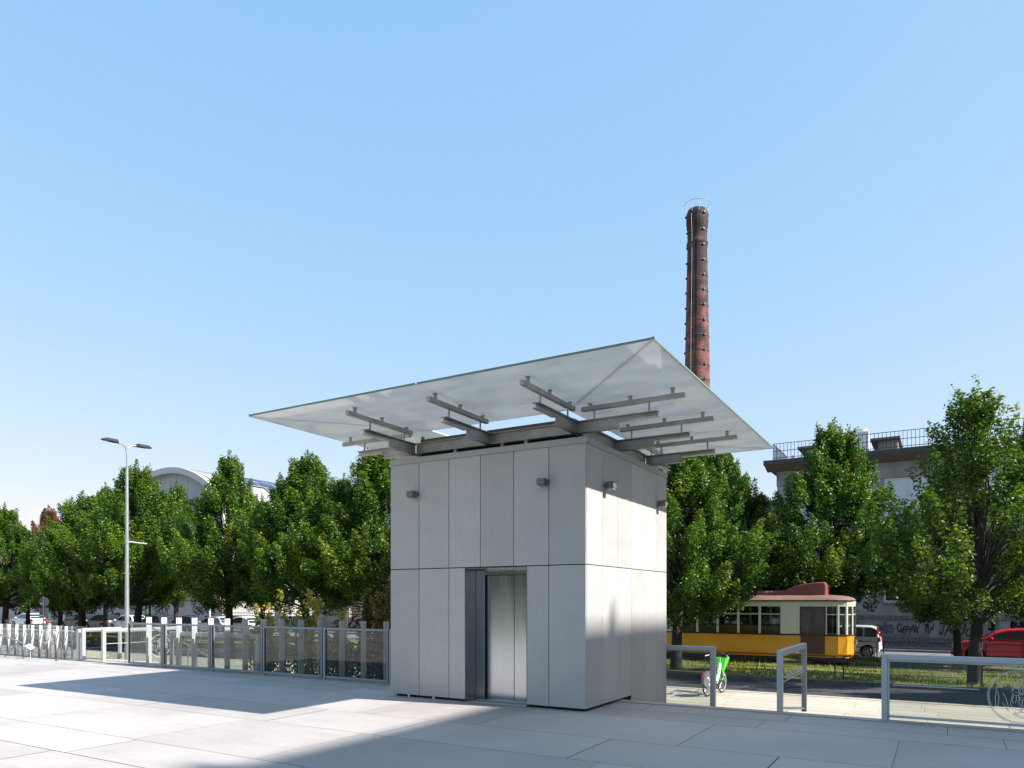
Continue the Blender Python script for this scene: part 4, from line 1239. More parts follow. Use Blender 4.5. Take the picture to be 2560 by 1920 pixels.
SHAPES = {
 'tall': dict(L=3.66, W=1.64, H=1.56, zb=.98, ax=(.58,2.92), wr=.30,
    low=[(.03,.30),(.0,.55),(.02,.72),(.05,.98),(2.72,.98),(3.30,.90),(3.56,.78),(3.64,.58),(3.63,.35),(3.50,.22)],
    top=[(.05,.98),(.10,1.20),(.22,1.48),(.45,1.55),(1.5,1.57),(2.05,1.51),(2.75,.98)], win=[(.16,.70),(.78,1.55),(1.62,2.45)], tailz=(.80,1.40)),
 'hatch': dict(L=4.05, W=1.74, H=1.45, zb=.92, ax=(.72,3.25), wr=.31,
    low=[(.05,.30),(.0,.52),(.03,.70),(.14,.92),(2.85,.92),(3.50,.84),(3.88,.70),(4.02,.55),(4.03,.35),(3.88,.20)],
    top=[(.14,.92),(.30,1.12),(.62,1.37),(1.1,1.45),(1.7,1.46),(2.2,1.39),(3.0,.92)], win=[(.42,.90),(.98,1.70),(1.78,2.72)], tailz=(.62,.92)),
 'round': dict(L=3.57, W=1.63, H=1.49, zb=.93, ax=(.62,2.92), wr=.30,
    low=[(.05,.30),(.0,.55),(.03,.75),(.16,.93),(2.45,.93),(3.05,.88),(3.40,.74),(3.54,.55),(3.54,.36),(3.40,.22)],
    top=[(.16,.93),(.34,1.18),(.66,1.40),(1.1,1.48),(1.6,1.49),(2.0,1.41),(2.62,.93)], win=[(.50,.85),(.95,2.35)], tailz=(.68,.90)),
 'coupe': dict(L=4.36, W=1.80, H=1.52, zb=1.00, ax=(.80,3.44), wr=.34,
    low=[(.05,.32),(.0,.60),(.05,.85),(.12,1.00),(3.0,1.0),(3.75,.90),(4.18,.78),(4.34,.60),(4.34,.38),(4.18,.22)],
    top=[(.12,1.0),(.42,1.26),(.95,1.47),(1.6,1.53),(2.15,1.50),(2.6,1.38),(3.25,1.0)], win=[(.62,1.28),(1.36,2.10),(2.18,2.92)], tailz=(.78,.98)),
}
def car(shape, col, x_rear, y, z, label, name='parked_car', seed=0, metal=0.):
    S = SHAPES[shape]; L, W, H, zb, wr = S['L'], S['W'], S['H'], S['zb'], S['wr']
    t = empty(name, (x_rear, y, z), R(180), label, 'car', 'cars on the far side of the street')
    body = paint(col[0], col[1], metal=metal)
    B = lambda mb, n, m, p=t, **k: mb.build(n, m, p, local=True, **k)
    def hw(x, zz):
        e = min(x, L-x); tp = 1 - .16*max(0, 1-e/.55)**2
        k = 1 - .05*max(0, (.55-zz)/.35) - .05*max(0, (zz-.6)/(zb-.6))
        return W/2*tp*k
    # lower body with wheel arches
    poly = list(S['low'])
    base = []
    z0 = .20
    ar = wr+.055
    for ax in sorted(S['ax'], reverse=True):
        a0 = math.asin(max(-1, (z0-wr)/ar))
        for k in range(11):
            a = a0 + (math.pi-2*a0)*k/10
            base.append((ax+ar*math.cos(a), wr+ar*math.sin(a)))
    poly = poly + base + [(.18,.22)]
    n = len(poly); mb = MB()
    # three slices per side for rounded flanks
    sl = [(-1.0,.0),(-.93,.035),(.93,.035),(1.0,.0)]
    cx = L/2
    vs = []
    for f, out in ((-1,.05),(-.90,0),(.90,0),(1,.05)):
        for (x, zz) in poly:
            vs.append((x + (out*(1 if x < cx else -1) if (x < .3 or x > L-.3) else 0), hw(x,zz)*f, zz - (.02 if (out and zz > zb-.06) else 0)))
    fs = [tuple(range(n-1,-1,-1)), tuple(3*n+k for k in range(n))]
    for i in range(3):
        for k in range(n): fs.append((i*n+k, i*n+(k+1)%n, (i+1)*n+(k+1)%n, (i+1)*n+k))
    mb.add(vs, fs); bd = B(mb, 'body', body, bevel=.025, seg=2)
    smooth_mesh(bd.data, 35)
    # greenhouse
    tp = S['top']
    def yw(x, zz): return hw(min(max(x,.3),L-.3), zb)*(1 - .24*((zz-zb)/(H-zb))) - .012
    n = len(tp); vs = []
    for f in (-1, 1):
        for (x, zz) in tp: vs.append((x, f*yw(x,zz), zz-(.004 if zz > zb else .002)))
    mb = MB(); mb.add(vs, [tuple(range(n)), tuple(range(2*n-1,n-1,-1))] + [(k,(k+1)%n,n+(k+1)%n,n+k) for k in range(n)])
    rf = B(mb, 'cabin', body, bevel=.035, seg=3); smooth_mesh(rf.data, 35)
    # side windows
    def ztop(x):
        for p, q in zip(tp[:-1], tp[1:]):
            if p[0] <= x <= q[0] and q[0] > p[0]: return p[1]+(q[1]-p[1])*(x-p[0])/(q[0]-p[0])
        return zb
    for (xa, xb) in S['win']:
        pts = [(xa, zb+.035), (xb, zb+.035)]
        for k in range(7):
            x = xb + (xa-xb)*k/6; pts.append((x, max(zb+.06, ztop(x)-.085)))
        for s in (-1,1):
            m_ = len(pts); vs = [(x, s*(yw(x,zz)+.008), zz) for x, zz in pts] + [(x, s*(yw(x,zz)-.02), zz) for x, zz in pts]
            mb = MB(); mb.add(vs, [tuple(range(m_)), tuple(range(2*m_-1,m_-1,-1))] + [(k,(k+1)%m_,m_+(k+1)%m_,m_+k) for k in range(m_)])
            B(mb, 'side_window', CM['cglass'])
    def screen(p, q, name, inset=.10):
        d = Vector((q[0]-p[0],0,q[1]-p[1])); nn = Vector((-d.z,0,d.x)).normalized()
        if nn.z < 0: nn = -nn
        mb = MB(); v = []
        for f in (.10,.93):
            x, zz = p[0]+d.x*f, p[1]+d.z*f
            for s in (-1,1): v.append(Vector((x, s*(yw(x,zz)-inset), zz)))
        q4 = [v[0],v[1],v[3],v[2]]
        vv = [tuple(a+nn*.008) for a in q4] + [tuple(a-nn*.02) for a in q4]
        mb.add(vv, [(0,1,2,3),(7,6,5,4),(0,4,5,1),(1,5,6,2),(2,6,7,3),(3,7,4,0)]); B(mb, name, CM['cglass'])
    screen(tp[-1], tp[-2], 'windscreen')
    screen(tp[0], tp[1], 'rear_window'); screen(tp[1], tp[2], 'rear_window')
    # wheels
    for ax in S['ax']:
        for s in (-1,1):
            yy = s*(W/2-.115)
            mb = MB(); mb.lathe([(wr*.55,-.10),(wr*.93,-.10),(wr,-.06),(wr,.06),(wr*.93,.10),(wr*.55,.10)], (ax,yy,wr), 28, 'y')
            w = B(mb, 'wheel', CM['tyre'])
            mb = MB(); mb.lathe([(wr*.66,-.012),(wr*.66,.012),(wr*.60,.0)], (ax, yy+s*.095, wr), 24, 'y'); B(mb, 'wheel_recess', CM['trim'], w)
            mb = MB(); mb.ring((ax, yy+s*.108, wr), wr*.63, .014, 28, 6, 'y')
            for k in range(8):
                a = 2*math.pi*k/8+.2
                mb.obox((ax+math.cos(a)*wr*.33, yy+s*.110, wr+math.sin(a)*wr*.33), (math.cos(a)*wr*.30,0,math.sin(a)*wr*.30), (-math.sin(a)*.022,0,math.cos(a)*.022), (0,.007,0))
            mb.lathe([(.05,-.008),(.05,.012),(.03,.016)] if s > 0 else [(.03,-.016),(.05,-.012),(.05,.008)], (ax, yy+s*.108, wr), 14, 'y')
            B(mb, 'rim', CM['rim'], w)
    mb = MB(); mb.box(.35,-W/2+.24,.17,L-.35,W/2-.24,.5); B(mb, 'underbody', CM['trim'])
    # lights, plates, bumpers
    za, zc = S['tailz']
    for s in (-1,1):
        mb = MB()
        if shape == 'tall':
            yo = lambda zz: (yw(.15,zz) if zz > zb else hw(.08,zz)*.97)
            v = []
            for zz, x in ((za,.0),(zb,.03),(1.2,.085),(zc,.17)):
                v += [(x-.012, s*(yo(zz)-.15), zz),(x+.20, s*(yo(zz)+.010), zz),(x-.006, s*(yo(zz)+.006), zz)]
            fs = [(0,1,2),(9,11,10)]
            for i in range(3):
                for k in range(3): fs.append((i*3+k,i*3+(k+1)%3,(i+1)*3+(k+1)%3,(i+1)*3+k))
            mb.add(v, fs)
        else:
            mb.box(-.005, s*(hw(.06,.8)-.22), za, .30, s*(hw(.15,.8)+.006), zc-.05)
        B(mb, 'tail_light', CM['tail'], bevel=.015)
        mb = MB(); x1 = L-.02
        mb.box(x1-.42, s*(hw(L-.3,.7)-.33), .60, x1-.015, s*(hw(L-.25,.7)+.004), .74); B(mb, 'headlight', CM['head'], bevel=.03)
        mb = MB(); xm = S['win'][-1][1]-.12
        mb.box(xm-.02, s*(W/2-.06), zb+.02, xm+.02, s*(W/2+.03), zb+.05); mb.sphere((xm, s*(W/2+.10), zb+.08), .07, .10, .065); B(mb, 'mirror', body)
        for (xa, xb) in S['win'][-2:]:
            mb = MB(); mb.box(xa+.03, s*(hw(xa,.85)-.01), zb-.16, xa+.19, s*(hw(xa,.85)+.022), zb-.13); B(mb, 'handle', CM['trim'] if shape == 'tall' else body)
        mb = MB()
        for xs_ in [S['win'][-1][0]-.05, S['win'][-1][1]+.12]:
            mb.box(xs_-.003, s*(hw(xs_,.6)-.03), .30, xs_+.003, s*(hw(xs_,.6)+.003), zb-.03)
        B(mb, 'door_gap', CM['trim'])
        mb = MB(); mb.box(S['ax'][0]+wr+.12, s*(W/2-.06), .24, S['ax'][1]-wr-.12, s*(hw(L/2,.3)+.006), .30); B(mb, 'sill_strip', CM['trim'])
    mb = MB(); mb.box(-.012,-.27,.62 if shape != 'tall' else .40,.05,.27,.73 if shape != 'tall' else .51); B(mb, 'number_plate', CM['plate'])
    mb = MB(); mb.box(-.016,-W/2+.22,.28,.1,W/2-.22,.40); mb.box(L-.1,-W/2+.25,.28,L+.004,W/2-.25,.42); B(mb, 'bumper_insert', CM['trim'])
    mb = MB(); mb.tube([(.55,0,H-.02),(.38,0,H+.10)], .008, 6); B(mb, 'aerial', CM['trim'])
    return t
WHITE = ('white', (.87,.88,.89)); BLACK = ('black', (.016,.017,.02)); NAVY = ('navy', (.025,.035,.07)); SILVER = ('silver', (.50,.53,.56)); RED = ('red', (.64,.012,.03)); GREY = ('grey', (.20,.21,.22))
CYc = 30.05
car('tall', WHITE, at(2201, CYc-.8)[0], CYc, -1.10, 'white boxy hatchback behind the front of the tram')
xr = at(2378, CYc-.9)[0]
car('coupe', RED, xr+4.36, CYc, -1.10, 'bright red car behind the sparse tree at the right edge')
for (sh, col, u, lab) in (
   ('hatch', WHITE, 76, 'white hatchback at the far left, by the scrawled wall'),
   ('hatch', BLACK, 206, 'black hatchback beside the pale concrete post'),
   ('hatch', ('black2', (.02,.021,.026)), 266, 'black hatchback right behind a tree trunk, next to the small white car'),
   ('hatch', ('white2', (.80,.81,.80)), 335, 'white hatchback left of the tall street lamp'),
   ('hatch', ('dark', (.03,.033,.045)), 402, 'dark hatchback with a pale number plate, seen over the first glass gate'),
   ('hatch', NAVY, 484, 'dark blue hatchback with red tail lamps under the white wall graffiti'),
   ('hatch', SILVER, 556, 'silver hatchback behind the thin white post'),
   ('round', ('white3', (.85,.85,.83)), 622, 'small rounded white car at the right end of the parked row')):
    car(sh, col, at(u, CYc-.8)[0], CYc + rng.uniform(-.08,.08), -1.10, lab, metal=.4 if col is SILVER else 0)

# ================================================================= trees
def tree_meshes(name, seed, H=10., Rm=2.8, base=2.45, nplume=210, per=300, leaf=.096, tops=3, sparse=0., low=1.0):
    rs = np.random.RandomState(seed)
    Hc = H - base
    wob = rs.uniform(0, 6.28, 3)
    def rad(t, ang=0.):
        t = np.clip(t, 0, 1)
        return Rm*np.interp(t, [0,.08,.2,.36,.55,.72,.86,1.0], [.50*low,.82*low,1.0,.97,.68,.41,.21,.05])*(1+.12*math.sin(2*ang+wob[0])+.10*math.sin(3*ang+wob[1]+5*t))
    Vs = []; Ts = []
    limbs = []
    topo = [(0,0) if k_ == 0 else (math.cos(2.3*k_+wob[2])*Rm*.27, math.sin(2.3*k_+wob[2])*Rm*.27) for k_ in range(tops)]
    for i in range(nplume + tops*4):
        if i >= nplume:
            k = (i-nplume) // 4; m = (i-nplume) % 4
            t = (.72, .81, .89, .955)[m] - .06*k
            cx, cy = topo[k][0]*(1-m*.1), topo[k][1]*(1-m*.1)
            Lp = 1.2; pr = (.40,.32,.23,.14)[m]*Rm/2.8
            ax = np.array([cx*.05, cy*.05, 1.])
        else:
            ang = i*2.39996 + rs.uniform(-.4,.4)
            while True:
                t = rs.rand()**.85
                if rs.rand() < rad(t)/Rm + .12: break
            t = min(t, .90)
            q = rad(t, ang)*math.sqrt(rs.uniform(.22,1.0))*rs.uniform(.86,1.08)
            cx, cy = q*math.cos(ang), q*math.sin(ang)
            Lp = rs.uniform(.8,2.0)*(1-.3*t); pr = rs.uniform(.18,.40)*(1-.25*t)
            tilt = rs.uniform(.2,.8)*(1-.6*t)
            ax = np.array([math.cos(ang)*tilt, math.sin(ang)*tilt, 1.])
        ax = ax/np.linalg.norm(ax)
        cz = base + t*Hc
        n = int(per*rs.uniform(.55,1.3)*(pr/.30)*(Lp/1.4))
        s = rs.beta(1.3,1.5,n)-.5
        prof = 1.6*pr*np.power(np.clip(.5-s,0,1),.75)*np.power(np.clip(s+.58,0,1),.45)
        a = rs.uniform(0,6.283,n); rr = prof*(.25+.75*np.sqrt(rs.rand(n)))
        far = rs.rand(n) < .12; rr[far] *= rs.uniform(1.1,1.8,far.sum())
        u1 = np.cross(ax,[0,0,1.]) if abs(ax[2]) < .98 else np.array([1.,0,0]); u1 /= np.linalg.norm(u1); u2 = np.cross(ax,u1)
        C = np.array([cx,cy,cz]) + np.outer(s*Lp, ax) + np.outer(rr*np.cos(a),u1) + np.outer(rr*np.sin(a),u2) + rs.normal(0,.035,(n,3))
        Nn = .7*(np.outer(np.cos(a),u1)+np.outer(np.sin(a),u2)) + rs.normal(0,.75,(n,3)) + np.array([0,0,.55])
        Vs.append(leaf_quads(C, Nn, leaf, rs))
        ptone = rs.normal(0,.11)
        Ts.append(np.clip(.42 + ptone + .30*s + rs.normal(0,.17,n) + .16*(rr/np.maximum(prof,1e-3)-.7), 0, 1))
        limbs.append((cx,cy,cz-Lp*.4))
    V = np.concatenate(Vs); T = np.concatenate(Ts)
    if sparse:
        k = rs.rand(len(V)) > sparse; V, T = V[k], T[k]
    me = tri_mesh(name+'_crown', V, T)
    # trunk and limbs
    mb = MB()
    tx, ty = rs.uniform(-.15,.15,2)
    trunk = [(0,0,0),(tx*.3,ty*.3,base*.6),(tx,ty,base+.4),(tx*1.4,ty*1.4,base+Hc*.35),(tx*1.2,ty*1.2,base+Hc*.75)]
    mb.tube(trunk, [.19,.155,.135,.085,.02], 10)
    for li, (cx,cy,cz) in enumerate(limbs):
        if li % 5 > 1: continue
        h0 = min(base*.85 + (cz-base)*rs.uniform(.25,.6), base+Hc*.6)
        f = max(0, min(1, (h0-base)/(Hc*.35)))
        o = np.array([tx*(1+.4*f), ty*(1+.4*f), h0]); e = np.array([cx,cy,cz+.3])
        m1 = o*.55+e*.45; m1[2] += rs.uniform(-.25,.2); m1[:2] += rs.normal(0,.12,2)
        m2 = o*.2+e*.8; m2[2] += rs.uniform(-.15,.1); m2[:2] += rs.normal(0,.08,2)
        r0 = .020+.028*rs.rand()
        mb.tube([tuple(o), tuple(m1), tuple(m2), tuple(e)], [r0, r0*.65, r0*.4, .006], 5, False)
    return mb.mesh(name+'_trunk'), me

def leaf_quads(C, Nn, leaf, rs, asp=.58):
    n = len(C)
    Nn = Nn/np.linalg.norm(Nn,axis=1,keepdims=True)
    t = rs.normal(0,1,(n,3)); t -= Nn*np.sum(t*Nn,1,keepdims=True); t /= np.linalg.norm(t,axis=1,keepdims=True)
    b = np.cross(Nn,t)
    sz = leaf*rs.uniform(.65,1.25,n)[:,None]
    V = np.empty((n,4,3),np.float32)
    V[:,0] = C - t*sz*.5; V[:,2] = C + t*sz*.5
    V[:,1] = C + b*sz*asp*.5 + t*sz*.06 + Nn*sz*.06; V[:,3] = C - b*sz*asp*.5 + t*sz*.06 + Nn*sz*.06
    return V

TV = [tree_meshes('street_tree', s, nplume=int(n_*2.2), per=580, tops=k, Rm=r_) for s, n_, k, r_ in ((11,125,3,2.8),(23,118,2,2.7),(37,132,4,2.9),(51,120,3,2.6))]
TVN = tree_meshes('street_tree', 77, nplume=210, per=260, leaf=.115, tops=3, sparse=.22, low=.85, base=2.3)
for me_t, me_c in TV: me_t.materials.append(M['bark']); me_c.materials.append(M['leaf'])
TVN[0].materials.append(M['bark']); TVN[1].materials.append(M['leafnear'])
for me_t, me_c in TV + [TVN]: smooth_mesh(me_t, 60)
def variant(me, m):
    c = me.copy(); c.materials.clear(); c.materials.append(m); return c
TVY = (TV[0][0], variant(TV[0][1], M['leafyel'])); TVB = (TV[1][0], variant(TV[1][1], M['leafbrown']))
NEARY, FARY = 17.7, 26.5
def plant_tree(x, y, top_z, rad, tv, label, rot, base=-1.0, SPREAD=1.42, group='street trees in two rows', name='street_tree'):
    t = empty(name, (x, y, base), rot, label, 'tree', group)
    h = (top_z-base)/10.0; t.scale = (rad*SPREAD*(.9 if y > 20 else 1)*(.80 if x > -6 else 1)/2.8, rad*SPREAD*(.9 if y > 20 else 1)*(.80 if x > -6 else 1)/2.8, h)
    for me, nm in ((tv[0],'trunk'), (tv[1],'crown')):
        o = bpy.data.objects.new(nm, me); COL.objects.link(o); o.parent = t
trees = [
 (12, NEARY, 1262, 2.7, 0, 'street tree at the left edge with two short tops, in the near row'),
 (206, NEARY, 1232, 3.0, 1, 'broad street tree in front of the two black hatchbacks'),
 (341, NEARY, 1158, 2.9, 2, 'tall street tree just right of the street lamp pole'),
 (573, NEARY, 1134, 2.7, 3, 'tall slender-topped street tree in front of the hall roof, by the small white car'),
 (768, NEARY, 1135, 3.0, 0, 'broad street tree rising over the yellowing shrubs'),
 (945, NEARY, 1112, 3.0, 2, 'street tree partly hidden by the left edge of the pavilion'),
 (1690, NEARY, 1105, 3.1, 1, 'street tree against the right edge of the pavilion, its branches over the tram'),
 (2436, NEARY, 948, 2.95, 9, 'sparse yellow-green street tree in front of the red car'),
 (70, FARY, 1338, 2.5, 7, 'yellowing street tree in the far row at the left'),
 (150, FARY, 1345, 2.6, 3, 'street tree in the far row behind the road sign'),
 (264, FARY, 1212, 2.6, 3, 'thin-trunked street tree of the far row, left of the street lamp'),
 (441, FARY, 1206, 2.5, 1, 'small street tree with twin spires below the arched gable'),
 (655, FARY, 1240, 2.5, 0, 'street tree of the far row below the solar panels'),
 (860, FARY, 1190, 2.7, 3, 'street tree of the far row behind the reddish shrub'),
 (1800, FARY, 1112, 3.0, 2, 'street tree of the far row, top hidden under the canopy tip'),
 (1735, FARY, 1112, 2.8, 0, 'street tree of the far row below the brick chimney, beside the pavilion'),
 (1890, FARY, 1225, 2.5, 3, 'low dark street tree in the gap behind the roof of the tram'),
 (2085, FARY, 1056, 3.55, 0, 'pointed street tree in front of the roof railing, above the tram front'),
 (2395, FARY, 1130, 2.6, 2, 'far-row street tree behind the sparse yellow-green one'),
 (2600, FARY, 1040, 2.9, 1, 'street tree of the far row cut by the right edge of the photo'),
]
for (u, Y, v, rad, k, lab) in trees:
    x, t_ = at(u, Y)
    tv = TVN if k == 9 else (TVY if k == 7 else TV[k])
    plant_tree(x, Y, zat(v, t_), rad, tv, lab, rng.uniform(0, 6.28))
# the rows go on beyond the right edge of the picture and throw their shade over the road
for (x, Y, k) in ((18.2, NEARY, 0), (29.0, NEARY, 2), (14.2, 15.4, 1), (22.5, 15.2, 3)):
    plant_tree(x, Y, 8.8, 2.9, TV[k], {18.2:'street tree of the near row beyond the red car', 29.0:'farthest street tree of the near row, opposite the tall block', 14.2:'kerbside street tree leaning over the road near the long balustrade', 22.5:'kerbside street tree opposite the end of the tall block'}[x], rng.uniform(0,6.28))
x, t_ = at(122, 62)
plant_tree(x, 62, zat(1268, t_), 5.2, TVB, 'russet-brown tree rising behind the far left roofs', 1.0, group=None, name='russet_tree')
x, t_ = at(165, 64)
plant_tree(x, 64, zat(1300, t_), 4.2, TVB, 'smaller russet-brown tree beside the larger russet one', 2.2, group=None, name='russet_tree')
# trees across the plaza behind the viewer, mirrored in the steel doors
for i, (x, y) in enumerate(((-17,-27.5),(-11,-29),(-23.5,-28))):
    plant_tree(x, y, 8.5, 3.3, TV[i], ('green tree behind the viewer, middle of three','green tree behind the viewer, nearest the tall block','green tree behind the viewer, farthest from the tall block')[i], i*1.1, base=-.0, group='trees behind the viewer')

# ================================================================= shrubs behind the gates
def shrub(x, y, ztop, rad, m, label, seed, n=900, nst=7, leaf=.092, dense=-.2, name='shrub', group=None):
    rs = np.random.RandomState(seed)
    z0 = -1.0; h = ztop-z0
    t = empty(name, (x,y,z0), 0, label, 'shrub', group)
    mb = MB(); C = []; 
    for k in range(nst):
        a = rs.uniform(0,6.283); q = rad*rs.uniform(.25,.95)
        top = np.array([q*math.cos(a), q*math.sin(a), h*(1.0 if k == 0 else rs.uniform(.55,.97))])
        p0 = np.array([.2*rad*math.cos(a), .2*rad*math.sin(a), 0])
        mid_ = p0*.5+top*.5; mid_[:2] += rs.normal(0,.08,2)
        pts = [p0, mid_, top]
        mb.tube([tuple(p) for p in pts], [.014,.010,.004], 5, False)
        m_ = int((3.2 if dense < .1 else 1.7)*n/nst)
        f = rs.beta(1.0+dense*0, 1.0+dense, m_)
        P = np.where((f < .5)[:,None], p0+(mid_-p0)*(f*2)[:,None], mid_+(top-mid_)*((f-.5)*2)[:,None])
        P = P + rs.normal(0,1,(m_,3))*(.05+.20*rad*(1-f))[:,None]
        C.append(P)
    mb.build('stems', M['bark'], t, local=True)
    C = np.concatenate(C); C[:,2] = np.maximum(C[:,2], .03)
    Nn = rs.normal(0,1,C.shape)+np.array([0,0,.5])
    me = tri_mesh('leaves', leaf_quads(C, Nn, leaf, rs, .7), np.clip(rs.normal(.45,.25,len(C))+.12*(C[:,2]/h-.5),0,1))
    me.materials.append(m)
    o = bpy.data.objects.new('leaves', me); COL.objects.link(o); o.parent = t
sh = [
 (655, 2.2, 1515, .40, 'leafshrub', 'young shrub with pale green leaves at the left end of the planting', 420, 5),
 (690, 2.3, 1512, .42, 'leafshrub', 'yellowing shrub with arching stems, second from the left in the planting', 500, 6),
 (727, 2.6, 1478, .38, 'leafshrub', 'tall thin yellowing shrub with a bent top', 460, 6),
 (778, 2.6, 1480, .40, 'leafshrub', 'tall yellow-brown shrub standing over the second gate', 480, 6),
 (835, 2.5, 1530, .45, 'leafshrub', 'green and yellow shrub between the tall yellow ones and the reddish ones', 520, 7),
 (890, 2.5, 1505, .55, 'leafred', 'reddish shrub behind the gate nearest the pavilion, on its left', 1000, 8),
 (935, 2.7, 1450, .50, 'leafred', 'tallest reddish shrub, close to the pavilion wall', 1100, 8),
 (968, 2.3, 1500, .45, 'leafred', 'reddish shrub touching the pavilion corner', 900, 7)]
for i, (u, Y, v, rad, m, lab, n_, ns) in enumerate(sh):
    x, t_ = at(u, Y); shrub(x, Y, zat(v, t_), rad, M[m], lab, 100+i, n_, ns)
for i, (u, Y, zt, n_) in enumerate(((600,2.0,-.55,200),(675,1.95,.45,45),(730,1.95,.75,65),(790,1.95,.95,80),(850,1.95,1.0,85),(905,1.95,1.05,90),(955,1.95,1.05,90))):
    x, t_ = at(u, Y)
    shrub(x, Y, zt, .55 if i else .3, M['leafdark'] if i else M['leafshrub'], ('low leafy tuft at the foot of the third gate','dark bushy shrub at the left end of the hedge behind the gates','dark bushy shrub of the hedge, second from the left','dark bushy shrub of the hedge under the tall yellow stems','dark bushy shrub in the middle of the hedge','dark bushy shrub of the hedge under the reddish leaves','dark bushy shrub of the hedge next to the pavilion')[i], 300+i, n_, 9, leaf=.11, dense=.25, name='hedge_shrub', group='hedge shrubs behind the grey gates')
struct('planting_bed', MB().box(at(590,1.9)[0], EDGE+.21, -1.006, -BW-.05, 3.4, -.96), M['dirt'])
# ================================================================= people
def skin_obj(name, V, E, Rr, m, parent, sub=1, root=0):
    me = bpy.data.meshes.new(name); me.from_pydata(V, E, [])
    o = bpy.data.objects.new(name, me); COL.objects.link(o); o.parent = parent
    OFF[o.name] = OFF.get(parent.name, (0,0,0))
    sk = o.modifiers.new('skin', 'SKIN')
    if not me.skin_vertices: me.attributes.new('x','FLOAT','POINT')
    d = me.skin_vertices[0].data
    for i, r in enumerate(Rr):
        d[i].radius = r if isinstance(r, tuple) else (r, r)
        d[i].use_root = (i == root)
    sk.use_smooth_shade = True
    ss = o.modifiers.new('sub', 'SUBSURF'); ss.levels = sub; ss.render_levels = sub
    me.materials.append(m)
    return o

